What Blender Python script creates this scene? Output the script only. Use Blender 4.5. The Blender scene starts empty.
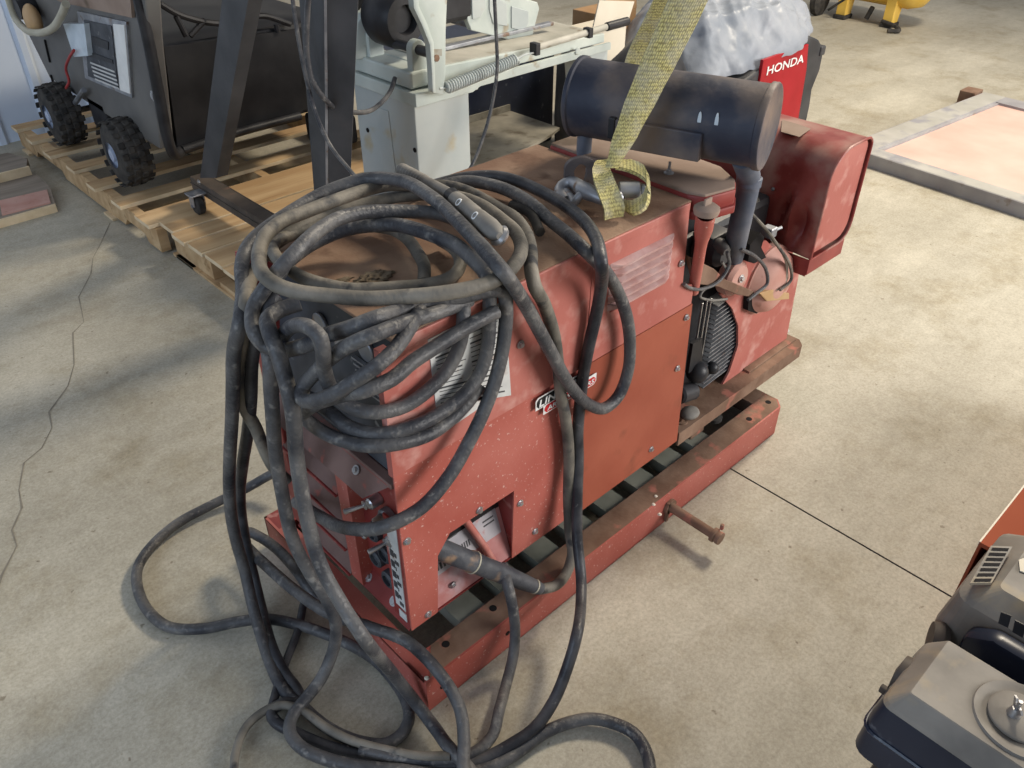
import bpy, bmesh, math, random
from mathutils import Vector, Matrix
R = math.radians
random.seed(7)
scn = bpy.context.scene
COL = scn.collection

# ------------------------------------------------------------------ camera
cd = bpy.data.cameras.new('camera'); cam = bpy.data.objects.new('camera', cd); COL.objects.link(cam)
cam.location = (0, 0, 1.55)
cam.rotation_euler = (R(90 - 36.3), 0, R(-43.5))
cd.sensor_width = 36; cd.lens = 815 / 1024 * 36; cd.clip_start = 0.02; cd.clip_end = 200
scn.camera = cam
# ------------------------------------------------------------------ light
scn.view_settings.view_transform = 'Standard'; scn.view_settings.look = 'None'
scn.view_settings.gamma = 1; scn.view_settings.use_curve_mapping = False
scn.view_settings.exposure = 0.0
w = bpy.data.worlds.new('world'); scn.world = w; w.use_nodes = True
bg = w.node_tree.nodes['Background']; bg.inputs[0].default_value = (0.86, 0.9, 1.0, 1); bg.inputs[1].default_value = 0.27
def area(name, loc, target, sx, sy, power, col):
    l = bpy.data.lights.new(name, 'AREA'); l.shape = 'RECTANGLE'; l.size = sx; l.size_y = sy; l.energy = power; l.color = col
    o = bpy.data.objects.new(name, l); COL.objects.link(o); o.location = loc
    o.rotation_euler = (Vector(target) - Vector(loc)).to_track_quat('-Z', 'Y').to_euler()
    return o
area('door_daylight', (5.0, -4.5, 2.6), (1.5, 1.2, 0.3), 4.0, 3.0, 560, (1.0, 0.97, 0.93))
area('high_bay_lamp', (5.5, 1.2, 4.6), (1.3, 1.0, 0.0), 1.0, 1.0, 330, (1.0, 0.88, 0.70))
area('side_door_daylight', (-4.5, 0.5, 2.4), (1.0, 3.0, 0.4), 3.0, 2.6, 130, (0.62, 0.78, 1.0))
area('rear_lamp', (3.0, 7.5, 4.5), (3.0, 5.5, 0.0), 2.0, 2.0, 45, (1.0, 0.93, 0.8))

# ------------------------------------------------------------------ materials
def mat(name, c1, c2=None, scale=6.0, rough=0.6, metal=0.0, bump=0.0, bscale=60.0, c3=None, s3=18.0, t3=(0.58, 0.66), stretch=None, spec=0.3, detail=6):
    m = bpy.data.materials.new(name); m.use_nodes = True
    nt = m.node_tree; N = nt.nodes; L = nt.links; b = N['Principled BSDF']
    b.inputs['Roughness'].default_value = rough; b.inputs['Metallic'].default_value = metal
    b.inputs['Specular IOR Level'].default_value = spec
    c1 = tuple(c1) + (1,)
    if c2 is None: c2 = tuple(min(1, x * 1.25) for x in c1[:3])
    c2 = tuple(c2) + (1,)
    tc = N.new('ShaderNodeTexCoord'); mp = N.new('ShaderNodeMapping'); L.new(tc.outputs['Object'], mp.inputs[0])
    if stretch: mp.inputs['Scale'].default_value = stretch
    n = N.new('ShaderNodeTexNoise'); n.inputs['Scale'].default_value = scale; n.inputs['Detail'].default_value = detail; L.new(mp.outputs[0], n.inputs[0])
    r = N.new('ShaderNodeValToRGB'); r.color_ramp.elements[0].position = 0.36; r.color_ramp.elements[1].position = 0.66
    r.color_ramp.elements[0].color = c1; r.color_ramp.elements[1].color = c2
    L.new(n.outputs[0], r.inputs[0]); out = r.outputs[0]
    if c3 is not None:
        n3 = N.new('ShaderNodeTexNoise'); n3.inputs['Scale'].default_value = s3; n3.inputs['Detail'].default_value = 8; L.new(mp.outputs[0], n3.inputs[0])
        r3 = N.new('ShaderNodeValToRGB'); r3.color_ramp.elements[0].position = t3[0]; r3.color_ramp.elements[1].position = t3[1]; L.new(n3.outputs[0], r3.inputs[0])
        mx = N.new('ShaderNodeMix'); mx.data_type = 'RGBA'; L.new(r3.outputs[0], mx.inputs[0]); L.new(out, mx.inputs[6]); mx.inputs[7].default_value = tuple(c3) + (1,)
        out = mx.outputs[2]
    L.new(out, b.inputs['Base Color'])
    if bump:
        nb = N.new('ShaderNodeTexNoise'); nb.inputs['Scale'].default_value = bscale; nb.inputs['Detail'].default_value = 5; L.new(mp.outputs[0], nb.inputs[0])
        bp = N.new('ShaderNodeBump'); bp.inputs['Strength'].default_value = bump; bp.inputs['Distance'].default_value = 0.004; L.new(nb.outputs[0], bp.inputs['Height']); L.new(bp.outputs[0], b.inputs['Normal'])
    return m
M = {}
M['red'] = mat('red_paint', (0.37, 0.088, 0.066), (0.46, 0.140, 0.110), 5, 0.48, c3=(0.60, 0.38, 0.33), s3=150, t3=(0.64, 0.72), bump=0.12, bscale=90)
M['redup'] = mat('faded_and_lit_red_paint', (0.38, 0.108, 0.085), (0.47, 0.165, 0.135), 4, 0.5, c3=(0.54, 0.27, 0.23), s3=20, t3=(0.54, 0.72), bump=0.12, bscale=90)
M['orangered'] = mat('orange_red_paint', (0.29, 0.070, 0.040), (0.35, 0.095, 0.055), 6, 0.5, c3=(0.24, 0.07, 0.04), s3=14, t3=(0.58, 0.72), bump=0.08)
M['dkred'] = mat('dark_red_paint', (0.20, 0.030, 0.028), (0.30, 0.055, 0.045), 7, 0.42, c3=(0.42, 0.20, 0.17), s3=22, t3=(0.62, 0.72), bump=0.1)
M['tankred'] = mat('dusty_dark_red_paint', (0.21, 0.036, 0.030), (0.33, 0.085, 0.07), 9, 0.36, c3=(0.40, 0.25, 0.20), s3=7, t3=(0.50, 0.72), bump=0.12)
M['topdust'] = mat('dusty_rusty_top', (0.20, 0.115, 0.075), (0.33, 0.225, 0.155), 7, 0.8, c3=(0.13, 0.07, 0.045), s3=11, t3=(0.58, 0.7), bump=0.3, bscale=120)
M['tankdust'] = mat('grey_brown_dust', (0.24, 0.17, 0.13), (0.33, 0.25, 0.20), 5, 0.85, c3=(0.14, 0.10, 0.07), s3=8, t3=(0.6, 0.72), bump=0.2)
M['rustbrown'] = mat('brown_grimy_steel', (0.15, 0.085, 0.055), (0.25, 0.16, 0.11), 12, 0.8, c3=(0.36, 0.14, 0.10), s3=16, t3=(0.6, 0.68), bump=0.4)
M['louver'] = mat('brown_dusty_slat', (0.13, 0.075, 0.065), (0.21, 0.13, 0.11), 10, 0.7, c3=(0.30, 0.10, 0.08), s3=30, t3=(0.62, 0.7), bump=0.2)
M['black'] = mat('black_metal', (0.012, 0.012, 0.014), (0.03, 0.03, 0.033), 12, 0.45, bump=0.1)
M['blackp'] = mat('black_plastic', (0.018, 0.019, 0.022), (0.04, 0.04, 0.045), 6, 0.42)
M['dkgrey'] = mat('dark_grey_paint', (0.034, 0.035, 0.038), (0.065, 0.065, 0.068), 6, 0.5, bump=0.1)
M['muffler'] = mat('sooty_dark_steel', (0.030, 0.034, 0.052), (0.070, 0.072, 0.090), 6, 0.55, c3=(0.19, 0.145, 0.115), s3=6, t3=(0.44, 0.70), bump=0.3, metal=0.1)
M['pipe'] = mat('grey_blue_pipe', (0.10, 0.12, 0.16), (0.18, 0.19, 0.22), 14, 0.6, metal=0.3, bump=0.3)
M['cable'] = mat('black_rubber_cable', (0.035, 0.037, 0.044), (0.125, 0.122, 0.120), 14, 0.42, c3=(0.22, 0.21, 0.195), s3=55, t3=(0.58, 0.74), bump=0.6, bscale=130)
M['cabledust'] = mat('dusty_rubber_cable', (0.075, 0.070, 0.060), (0.25, 0.225, 0.185), 11, 0.6, c3=(0.05, 0.05, 0.052), s3=20, t3=(0.56, 0.66), bump=0.35, bscale=130)
M['cabledark'] = mat('dark_rubber_cable', (0.022, 0.023, 0.028), (0.075, 0.075, 0.08), 18, 0.38, c3=(0.22, 0.21, 0.20), s3=50, t3=(0.66, 0.74), bump=0.35, bscale=130)
M['steel'] = mat('bare_steel', (0.38, 0.38, 0.39), (0.6, 0.6, 0.6), 30, 0.35, metal=0.85)
M['greysteel'] = mat('galvanised_steel', (0.24, 0.25, 0.27), (0.40, 0.41, 0.43), 18, 0.45, metal=0.6, c3=(0.22, 0.15, 0.11), s3=24, t3=(0.6, 0.7))
M['rubber'] = mat('tyre_rubber', (0.028, 0.027, 0.026), (0.07, 0.063, 0.055), 25, 0.85, bump=0.3)
M['wood'] = mat('pine_board', (0.44, 0.28, 0.14), (0.58, 0.41, 0.23), 5, 0.75, stretch=(0.35, 3.5, 3.5), c3=(0.30, 0.18, 0.08), s3=7, t3=(0.6, 0.72), bump=0.2)
M['palewood'] = mat('pale_pine', (0.62, 0.48, 0.30), (0.74, 0.60, 0.40), 16, 0.8)
M['oldwood'] = mat('weathered_grey_wood', (0.20, 0.165, 0.13), (0.32, 0.27, 0.22), 6, 0.85, stretch=(0.35, 3.5, 3.5), bump=0.2)
M['sawgreen'] = mat('pale_grey_green_enamel', (0.42, 0.47, 0.44), (0.52, 0.56, 0.52), 6, 0.45, c3=(0.34, 0.30, 0.22), s3=16, t3=(0.62, 0.74), bump=0.08)
M['sawbed'] = mat('worn_oily_bed', (0.33, 0.32, 0.27), (0.46, 0.44, 0.38), 8, 0.6, c3=(0.20, 0.15, 0.10), s3=12, t3=(0.58, 0.72))
M['leggreen'] = mat('pale_grey_sheet_metal', (0.36, 0.40, 0.40), (0.46, 0.49, 0.47), 4, 0.5, c3=(0.40, 0.36, 0.26), s3=9, t3=(0.6, 0.74))
M['white'] = mat('white_print', (0.70, 0.70, 0.68), (0.78, 0.78, 0.76), 20, 0.6)
M['paper'] = mat('label_paper', (0.50, 0.51, 0.50), (0.62, 0.62, 0.60), 20, 0.6, c3=(0.42, 0.33, 0.28), s3=30, t3=(0.62, 0.72))
M['ink'] = mat('label_ink', (0.05, 0.05, 0.055), (0.08, 0.08, 0.08), 20, 0.6)
M['logoblack'] = mat('badge_black', (0.012, 0.012, 0.014), (0.02, 0.02, 0.02), 20, 0.4)
M['logored'] = mat('badge_red', (0.52, 0.02, 0.025), (0.58, 0.03, 0.03), 20, 0.4)
M['hondared'] = mat('bright_red_plastic', (0.30, 0.006, 0.012), (0.36, 0.012, 0.02), 8, 0.35)
M['yellowpaint'] = mat('yellow_paint', (0.72, 0.45, 0.07), (0.80, 0.54, 0.12), 5, 0.4)
M['brass'] = mat('tan_plug', (0.45, 0.28, 0.13), (0.52, 0.34, 0.18), 10, 0.5)
M['creamcable'] = mat('cream_hose', (0.40, 0.37, 0.28), (0.48, 0.45, 0.36), 10, 0.5)
M['cardboard'] = mat('brown_cardboard', (0.34, 0.20, 0.10), (0.42, 0.27, 0.15), 5, 0.85)
M['cream'] = mat('cream_board', (0.62, 0.56, 0.45), (0.70, 0.64, 0.53), 5, 0.8)
M['pinkply'] = mat('pinkish_board', (0.58, 0.37, 0.31), (0.64, 0.45, 0.385), 4, 0.8, c3=(0.52, 0.45, 0.38), s3=3, t3=(0.60, 0.80), bump=0.1)
M['doorsteel'] = mat('grey_purple_steel', (0.27, 0.26, 0.27), (0.38, 0.37, 0.37), 6, 0.6, c3=(0.24, 0.2, 0.17), s3=14, t3=(0.62, 0.72), bump=0.1)
M['doortop'] = mat('dusty_steel_top', (0.34, 0.33, 0.295), (0.43, 0.415, 0.38), 6, 0.7, c3=(0.27, 0.265, 0.28), s3=7, t3=(0.52, 0.66), bump=0.1)
M['orange'] = mat('orange_brown_paint', (0.24, 0.060, 0.030), (0.28, 0.075, 0.038), 3, 0.85, spec=0.1)
M['engdust'] = mat('dusty_engine_cover', (0.165, 0.150, 0.130), (0.275, 0.250, 0.215), 9, 0.62, c3=(0.36, 0.29, 0.19), s3=10, t3=(0.6, 0.75), bump=0.1)
M['engblue'] = mat('blue_black_enamel', (0.010, 0.014, 0.028), (0.022, 0.028, 0.048), 6, 0.3, c3=(0.10, 0.11, 0.13), s3=26, t3=(0.66, 0.76))
M['clear'] = mat('milky_plastic', (0.52, 0.60, 0.66), (0.66, 0.74, 0.80), 12, 0.2)
M['blackplate'] = mat('dusty_black_plate', (0.03, 0.033, 0.04), (0.075, 0.08, 0.09), 14, 0.5, c3=(0.2, 0.2, 0.2), s3=40, t3=(0.66, 0.74))
M['pinkdust'] = mat('pink_dusty_paint', (0.47, 0.22, 0.17), (0.56, 0.33, 0.27), 9, 0.6, c3=(0.30, 0.13, 0.09), s3=14, t3=(0.6, 0.7), bump=0.15)
M['bluewheel'] = mat('silver_blue_rim', (0.42, 0.50, 0.66), (0.56, 0.63, 0.76), 16, 0.35, metal=0.3)
M['midgrey'] = mat('mid_grey_paint', (0.105, 0.10, 0.095), (0.15, 0.145, 0.135), 4, 0.5)
M['shelfgrime'] = mat('grimy_shelf', (0.13, 0.12, 0.095), (0.24, 0.22, 0.175), 9, 0.7, c3=(0.08, 0.065, 0.045), s3=12, t3=(0.56, 0.7))
M['tray'] = mat('black_tray', (0.008, 0.008, 0.010), (0.02, 0.02, 0.022), 8, 0.6)
M['slat'] = mat('grey_green_lit_floor', (0.16, 0.165, 0.13), (0.27, 0.27, 0.22), 9, 0.8)
M['darksteel'] = mat('dark_brown_steel', (0.055, 0.045, 0.038), (0.10, 0.08, 0.065), 10, 0.6, c3=(0.17, 0.10, 0.07), s3=14, t3=(0.62, 0.72))
M['louvdust_lit'] = mat('dusty_highlit_louvre', (0.42, 0.22, 0.20), (0.56, 0.38, 0.36), 22, 0.6, bump=0.1)  # dust tone, with the louvres' bright highlights put into the colour
M['plug'] = mat('worn_plug_rubber', (0.045, 0.048, 0.058), (0.12, 0.12, 0.125), 14, 0.55, c3=(0.26, 0.17, 0.11), s3=22, t3=(0.56, 0.66), bump=0.7)
M['baypink'] = mat('dusty_pink_panel', (0.42, 0.15, 0.14), (0.52, 0.28, 0.27), 14, 0.6, c3=(0.55, 0.45, 0.48), s3=9, t3=(0.56, 0.7))
M['plategrey'] = mat('worn_grey_plate', (0.34, 0.33, 0.36), (0.46, 0.43, 0.45), 18, 0.5, c3=(0.42, 0.2, 0.19), s3=26, t3=(0.6, 0.7))
M['crack'] = mat('crack_dirt', (0.20, 0.18, 0.145), (0.27, 0.245, 0.20), 30, 0.9)
M['hole'] = mat('dark_opening', (0.006, 0.005, 0.005), (0.012, 0.01, 0.01), 8, 0.9)
M['redwire'] = mat('red_wire', (0.35, 0.04, 0.04), (0.4, 0.06, 0.06), 8, 0.5)
M['stinger'] = mat('dusty_holder', (0.15, 0.14, 0.125), (0.24, 0.225, 0.20), 18, 0.65, bump=0.2)
M['nest'] = mat('dry_debris', (0.10, 0.075, 0.05), (0.20, 0.16, 0.11), 60, 0.95, bump=0.8)

def floor_mat():
    m = bpy.data.materials.new('concrete'); m.use_nodes = True; nt = m.node_tree; N = nt.nodes; L = nt.links; b = N['Principled BSDF']
    tc = N.new('ShaderNodeTexCoord')
    def noise(s, d, rough=0.6, st=None):
        mp = N.new('ShaderNodeMapping'); L.new(tc.outputs['Object'], mp.inputs[0])
        if st: mp.inputs['Scale'].default_value = st
        n = N.new('ShaderNodeTexNoise'); n.inputs['Scale'].default_value = s; n.inputs['Detail'].default_value = d; n.inputs['Roughness'].default_value = rough; L.new(mp.outputs[0], n.inputs[0]); return n.outputs[0]
    def ramp(src, p0, p1, c0, c1):
        r = N.new('ShaderNodeValToRGB'); e = r.color_ramp.elements; e[0].position = p0; e[1].position = p1; e[0].color = c0 + (1,); e[1].color = c1 + (1,); L.new(src, r.inputs[0]); return r.outputs[0]
    def mul(a, bb, f=1.0):
        x = N.new('ShaderNodeMix'); x.data_type = 'RGBA'; x.blend_type = 'MULTIPLY'; x.inputs[0].default_value = f; L.new(a, x.inputs[6]); L.new(bb, x.inputs[7]); return x.outputs[2]
    base = ramp(noise(1.1, 8), 0.35, 0.65, (0.37, 0.345, 0.28), (0.49, 0.462, 0.385))
    blot = ramp(noise(3.2, 6, 0.7), 0.30, 0.50, (0.76, 0.72, 0.64), (1, 1, 1))
    speck = ramp(noise(110, 8, 0.85), 0.38, 0.62, (0.78, 0.77, 0.75), (1.16, 1.16, 1.15))
    mid = ramp(noise(22, 8, 0.75), 0.36, 0.6, (0.90, 0.89, 0.875), (1.05, 1.05, 1.05))
    trowel = ramp(noise(2.0, 5, 0.6, (0.5, 3.0, 1)), 0.35, 0.62, (0.92, 0.915, 0.905), (1.04, 1.04, 1.04))
    dots = ramp(noise(38, 3, 0.5), 0.26, 0.30, (0.45, 0.40, 0.34), (1, 1, 1))
    c = mul(mul(mul(mul(mul(base, blot), speck), mid), trowel), dots, 0.8)
    L.new(c, b.inputs['Base Color']); b.inputs['Roughness'].default_value = 0.62; b.inputs['Specular IOR Level'].default_value = 0.4
    bp = N.new('ShaderNodeBump'); bp.inputs['Strength'].default_value = 0.18; bp.inputs['Distance'].default_value = 0.003; L.new(noise(70, 6), bp.inputs['Height']); L.new(bp.outputs[0], b.inputs['Normal'])
    return m
M['floor'] = floor_mat()
def web_mat():
    m = bpy.data.materials.new('yellow_webbing'); m.use_nodes = True; nt = m.node_tree; N = nt.nodes; L = nt.links; b = N['Principled BSDF']
    tc = N.new('ShaderNodeTexCoord'); mp = N.new('ShaderNodeMapping'); L.new(tc.outputs['UV'], mp.inputs[0]); mp.inputs['Scale'].default_value = (18, 120, 1)
    v = N.new('ShaderNodeTexVoronoi'); v.inputs['Scale'].default_value = 1.0; v.inputs['Randomness'].default_value = 0.35; L.new(mp.outputs[0], v.inputs[0])
    r = N.new('ShaderNodeValToRGB'); e = r.color_ramp.elements; e[0].position = 0.25; e[1].position = 0.62; e[0].color = (0.70, 0.62, 0.25, 1); e[1].color = (0.28, 0.24, 0.10, 1); L.new(v.outputs['Distance'], r.inputs[0])
    n = N.new('ShaderNodeTexNoise'); n.inputs['Scale'].default_value = 30; n.inputs['Detail'].default_value = 6; L.new(tc.outputs['Object'], n.inputs[0])
    r2 = N.new('ShaderNodeValToRGB'); e = r2.color_ramp.elements; e[0].position = 0.42; e[1].position = 0.62; e[0].color = (0, 0, 0, 1); e[1].color = (0.45, 0.45, 0.45, 1); L.new(n.outputs[0], r2.inputs[0])
    x = N.new('ShaderNodeMix'); x.data_type = 'RGBA'; L.new(r2.outputs[0], x.inputs[0]); L.new(r.outputs[0], x.inputs[6]); x.inputs[7].default_value = (0.50, 0.48, 0.40, 1)
    L.new(x.outputs[2], b.inputs['Base Color']); b.inputs['Roughness'].default_value = 0.85
    bp = N.new('ShaderNodeBump'); bp.inputs['Strength'].default_value = 0.6; bp.inputs['Distance'].default_value = 0.003; bp.invert = True; L.new(v.outputs['Distance'], bp.inputs['Height']); L.new(bp.outputs[0], b.inputs['Normal'])
    return m
M['web'] = web_mat()
M['wall'] = mat('daylight_blue_wall_sheet', (0.66, 0.74, 0.86), (0.72, 0.80, 0.92), 2, 0.4)  # blue of the door daylight is put into the sheet colour
M['tarp'] = mat('silver_tarp', (0.20, 0.225, 0.265), (0.30, 0.32, 0.355), 5, 0.42, bump=1.0, bscale=14)

# ------------------------------------------------------------------ object helpers
def wloc(o):
    v = Vector((0, 0, 0))
    while o is not None: v += Vector(o.location); o = o.parent
    return v
def thing(name, label, cat, loc, group=None, parent=None):
    o = bpy.data.objects.new(name, None); COL.objects.link(o); o.location = loc; o.empty_display_size = 0.05
    o['label'] = label; o['category'] = cat
    if group: o['group'] = group
    return o
def tag(o, label=None, cat=None, group=None, kind=None):
    if label: o['label'] = label
    if cat: o['category'] = cat
    if group: o['group'] = group
    if kind: o['kind'] = kind
    return o
def obj(name, bm, material, parent=None, loc=None, smooth=False, label=None, sub=0):
    """links bm (world coordinates) as one mesh; origin at loc or at the parent's origin"""
    org = Vector(loc) if loc else (wloc(parent) if parent else Vector((0, 0, 0)))
    bmesh.ops.recalc_face_normals(bm, faces=bm.faces[:])
    bm.transform(Matrix.Translation(-org))
    me = bpy.data.meshes.new(name); bm.to_mesh(me); bm.free()
    ms = material if isinstance(material, (list, tuple)) else [material]
    for k in ms: me.materials.append(M[k])
    if smooth:
        for p in me.polygons: p.use_smooth = True
        me.set_sharp_from_angle(angle=R(38))
    o = bpy.data.objects.new(name, me); COL.objects.link(o)
    if parent: o.parent = parent; o.location = org - wloc(parent)
    else: o.location = org
    if label: o['label'] = label
    if sub:
        md = o.modifiers.new('smooth', 'SUBSURF'); md.levels = sub; md.render_levels = sub
    return o
def BM(): return bmesh.new()
def merge(bm, t, mi=0):
    for f in t.faces: f.material_index = mi
    me = bpy.data.meshes.new('tmp'); t.to_mesh(me); t.free(); bm.from_mesh(me); bpy.data.meshes.remove(me); return bm
def box(bm, a, b, bev=0.0, mi=0, mtx=None, seg=2):
    t = bmesh.new(); bmesh.ops.create_cube(t, size=1)
    a = Vector(a); b = Vector(b); c = (a + b) / 2; s = b - a
    for v in t.verts: v.co = Vector((v.co.x * s.x, v.co.y * s.y, v.co.z * s.z)) + c
    if bev: bmesh.ops.bevel(t, geom=t.edges[:], offset=min(bev, 0.45 * min(abs(x) for x in s)), segments=seg, profile=0.5, affect='EDGES')
    if mtx: t.transform(mtx)
    return merge(bm, t, mi)
def prism(bm, pts, axis, d0, d1, bev=0.0, mi=0, mtx=None):
    """pts: 2-D polygon; axis x: (y,z), y: (x,z), z: (x,y)"""
    t = bmesh.new()
    def mk(p, d): return {'x': (d, p[0], p[1]), 'y': (p[0], d, p[1]), 'z': (p[0], p[1], d)}[axis]
    vs = [t.verts.new(mk(p, d0)) for p in pts]; f = t.faces.new(vs)
    r = bmesh.ops.extrude_face_region(t, geom=[f])
    off = Vector(mk((0, 0), d1 - d0))
    for v in r['geom']:
        if isinstance(v, bmesh.types.BMVert): v.co += off
    if bev: bmesh.ops.bevel(t, geom=t.edges[:], offset=bev, segments=2, profile=0.5, affect='EDGES')
    if mtx: t.transform(mtx)
    return merge(bm, t, mi)
def frame_of(d):
    d = d.normalized(); up = Vector((0, 0, 1)) if abs(d.z) < 0.9 else Vector((1, 0, 0))
    a = d.cross(up).normalized(); return a, a.cross(d).normalized()
def cyl(bm, p0, p1, r0, r1=None, n=24, mi=0, bev=0.0):
    p0 = Vector(p0); p1 = Vector(p1); r1 = r0 if r1 is None else r1
    prof = [(0, 0), (r0, 0), (r1, 1), (0, 1)]
    L = (p1 - p0).length
    if bev: prof = [(0, 0), (r0 - bev, 0), (r0, bev / L), (r1, 1 - bev / L), (r1 - bev, 1), (0, 1)]
    return lathe(bm, p0, p1, prof, n, mi)
def lathe(bm, p0, p1, prof, n=24, mi=0):
    """prof: (radius, fraction along p0..p1)"""
    t = bmesh.new(); p0 = Vector(p0); p1 = Vector(p1); a, b = frame_of(p1 - p0); rings = []
    for r, s in prof:
        c = p0 + (p1 - p0) * s
        if r < 1e-6: rings.append([t.verts.new(c)])
        else: rings.append([t.verts.new(c + (a * math.cos(k * 2 * math.pi / n) + b * math.sin(k * 2 * math.pi / n)) * r) for k in range(n)])
    for A, B in zip(rings, rings[1:]):
        for k in range(n):
            if len(A) == 1 and len(B) == 1: continue
            if len(A) == 1: t.faces.new((A[0], B[k], B[(k + 1) % n]))
            elif len(B) == 1: t.faces.new((A[k], A[(k + 1) % n], B[0]))
            else: t.faces.new((A[k], A[(k + 1) % n], B[(k + 1) % n], B[k]))
    return merge(bm, t, mi)
def spline(pts, step=0.012, closed=False):
    P = [Vector(p) for p in pts]
    out = []
    n = len(P)
    for i in range(n - 1):
        p0 = P[max(i - 1, 0)]; p1 = P[i]; p2 = P[i + 1]; p3 = P[min(i + 2, n - 1)]
        t0 = 0; t1 = max((p1 - p0).length, 1e-5) ** 0.5; t2 = t1 + max((p2 - p1).length, 1e-5) ** 0.5; t3 = t2 + max((p3 - p2).length, 1e-5) ** 0.5
        if i == 0: m1 = (p2 - p1) / (t2 - t1)
        else: m1 = (p1 - p0) / (t1 - t0) - (p2 - p0) / (t2 - t0) + (p2 - p1) / (t2 - t1)
        if i == n - 2: m2 = (p2 - p1) / (t2 - t1)
        else: m2 = (p2 - p1) / (t2 - t1) - (p3 - p1) / (t3 - t1) + (p3 - p2) / (t3 - t2)
        m1 *= (t2 - t1); m2 *= (t2 - t1)
        k = max(2, int((p2 - p1).length / step))
        for j in range(k):
            s = j / k; s2 = s * s; s3 = s2 * s
            out.append(p1 * (2 * s3 - 3 * s2 + 1) + m1 * (s3 - 2 * s2 + s) + p2 * (-2 * s3 + 3 * s2) + m2 * (s3 - s2))
    out.append(P[-1]); return out
def tube(bm, pts, r, n=10, mi=0, smooth_path=True, step=0.012, rfun=None):
    P = spline(pts, step) if smooth_path else [Vector(p) for p in pts]
    t = bmesh.new(); rings = []; a = None
    for i, p in enumerate(P):
        d = (P[min(i + 1, len(P) - 1)] - P[max(i - 1, 0)])
        if d.length < 1e-7: d = Vector((0, 0, 1))
        d.normalize()
        if a is None: a, b = frame_of(d)
        else:
            a = (a - d * a.dot(d)); a.normalize(); b = a.cross(d)
        rr = r if rfun is None else rfun(i / (len(P) - 1))
        rings.append([t.verts.new(p + (a * math.cos(k * 2 * math.pi / n) + b * math.sin(k * 2 * math.pi / n)) * rr) for k in range(n)])
    for A, B in zip(rings, rings[1:]):
        for k in range(n): t.faces.new((A[k], A[(k + 1) % n], B[(k + 1) % n], B[k]))
    t.faces.new(rings[0]); t.faces.new(rings[-1][::-1])
    return merge(bm, t, mi)
def quadslab(bm, q, th, mi=0):
    """a slab whose face is the quad (or polygon) q, thickened away from its normal side by vector th"""
    t = bmesh.new(); th = Vector(th); vs = [t.verts.new(p) for p in q]; f = t.faces.new(vs)
    r = bmesh.ops.extrude_face_region(t, geom=[f])
    for v in r['geom']:
        if isinstance(v, bmesh.types.BMVert): v.co += th
    return merge(bm, t, mi)
def bolt(p, d, parent, r=0.007, name='bolt', m='steel', label=None):
    p = Vector(p); d = Vector(d).normalized(); b = BM()
    cyl(b, p, p + d * 0.0018, r * 1.3, n=14); cyl(b, p + d * 0.0018, p + d * 0.0065, r * 0.85, r * 0.75, n=6)
    return obj(name, b, m, parent)
def rotz(a, c): c = Vector(c); return Matrix.Translation(c) @ Matrix.Rotation(R(a), 4, 'Z') @ Matrix.Translation(-c)
def rota(a, ax, c): c = Vector(c); return Matrix.Translation(c) @ Matrix.Rotation(R(a), 4, ax) @ Matrix.Translation(-c)
def text_bm(s, size, ext=0.0008, shear=0.0, sx=1.0):
    cu = bpy.data.curves.new('t', 'FONT'); cu.body = s; cu.size = size; cu.extrude = ext; cu.shear = shear; cu.resolution_u = 3; cu.offset = size * 0.012
    o = bpy.data.objects.new('t', cu); COL.objects.link(o)
    dg = bpy.context.evaluated_depsgraph_get(); me = bpy.data.meshes.new_from_object(o.evaluated_get(dg))
    b = bmesh.new(); b.from_mesh(me); bpy.data.objects.remove(o); bpy.data.curves.remove(cu); bpy.data.meshes.remove(me)
    for v in b.verts: v.co.x *= sx
    return b
def width_of(b): xs = [v.co.x for v in b.verts]; return max(xs) - min(xs), min(xs)

# ------------------------------------------------------------------ setting
b = BM(); t = bmesh.new()
vs = [t.verts.new(p) for p in ((-12, -12, 0), (26, -12, 0), (26, 26, 0), (-12, 26, 0))]; t.faces.new(vs); merge(b, t)
floor = tag(obj('floor', b, 'floor'), kind='structure')
b = BM(); box(b, (1.6195, -6.0, -0.01), (1.6235, 9.0, 0.0008)); tag(obj('trim_1', b, 'hole'), kind='structure')
# hairline crack in the slab
CR = [(0.994, 3.613, 0.000), (0.889, 3.445, 0.000), (0.812, 3.332, 0.000), (0.754, 3.202, 0.000), (0.652, 3.052, 0.000), (0.598, 2.859, 0.000), (0.542, 2.811, 0.000), (0.472, 2.608, 0.000), (0.414, 2.501, 0.000), (0.322, 2.403, 0.000), (0.301, 2.317, 0.000), (0.247, 2.242, 0.000), (0.187, 2.209, 0.000), (0.140, 2.102, 0.000), (0.123, 2.024, 0.000), (0.077, 1.957, 0.000), (0.068, 1.890, 0.000), (0.011, 1.816, 0.000), (-0.027, 1.748, 0.000)]
b = BM(); t = bmesh.new(); rows = []
for i, p in enumerate(CR):
    wd = 0.0020 + 0.0010 * math.sin(i * 2.3)
    rows.append((t.verts.new((p[0] - wd, p[1] + wd * .3, 0.0009)), t.verts.new((p[0] + wd, p[1] - wd * .3, 0.0009))))
for A, B in zip(rows, rows[1:]): t.faces.new((A[0], A[1], B[1], B[0]))
merge(b, t); tag(obj('trim_2', b, 'crack'), kind='structure')
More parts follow.
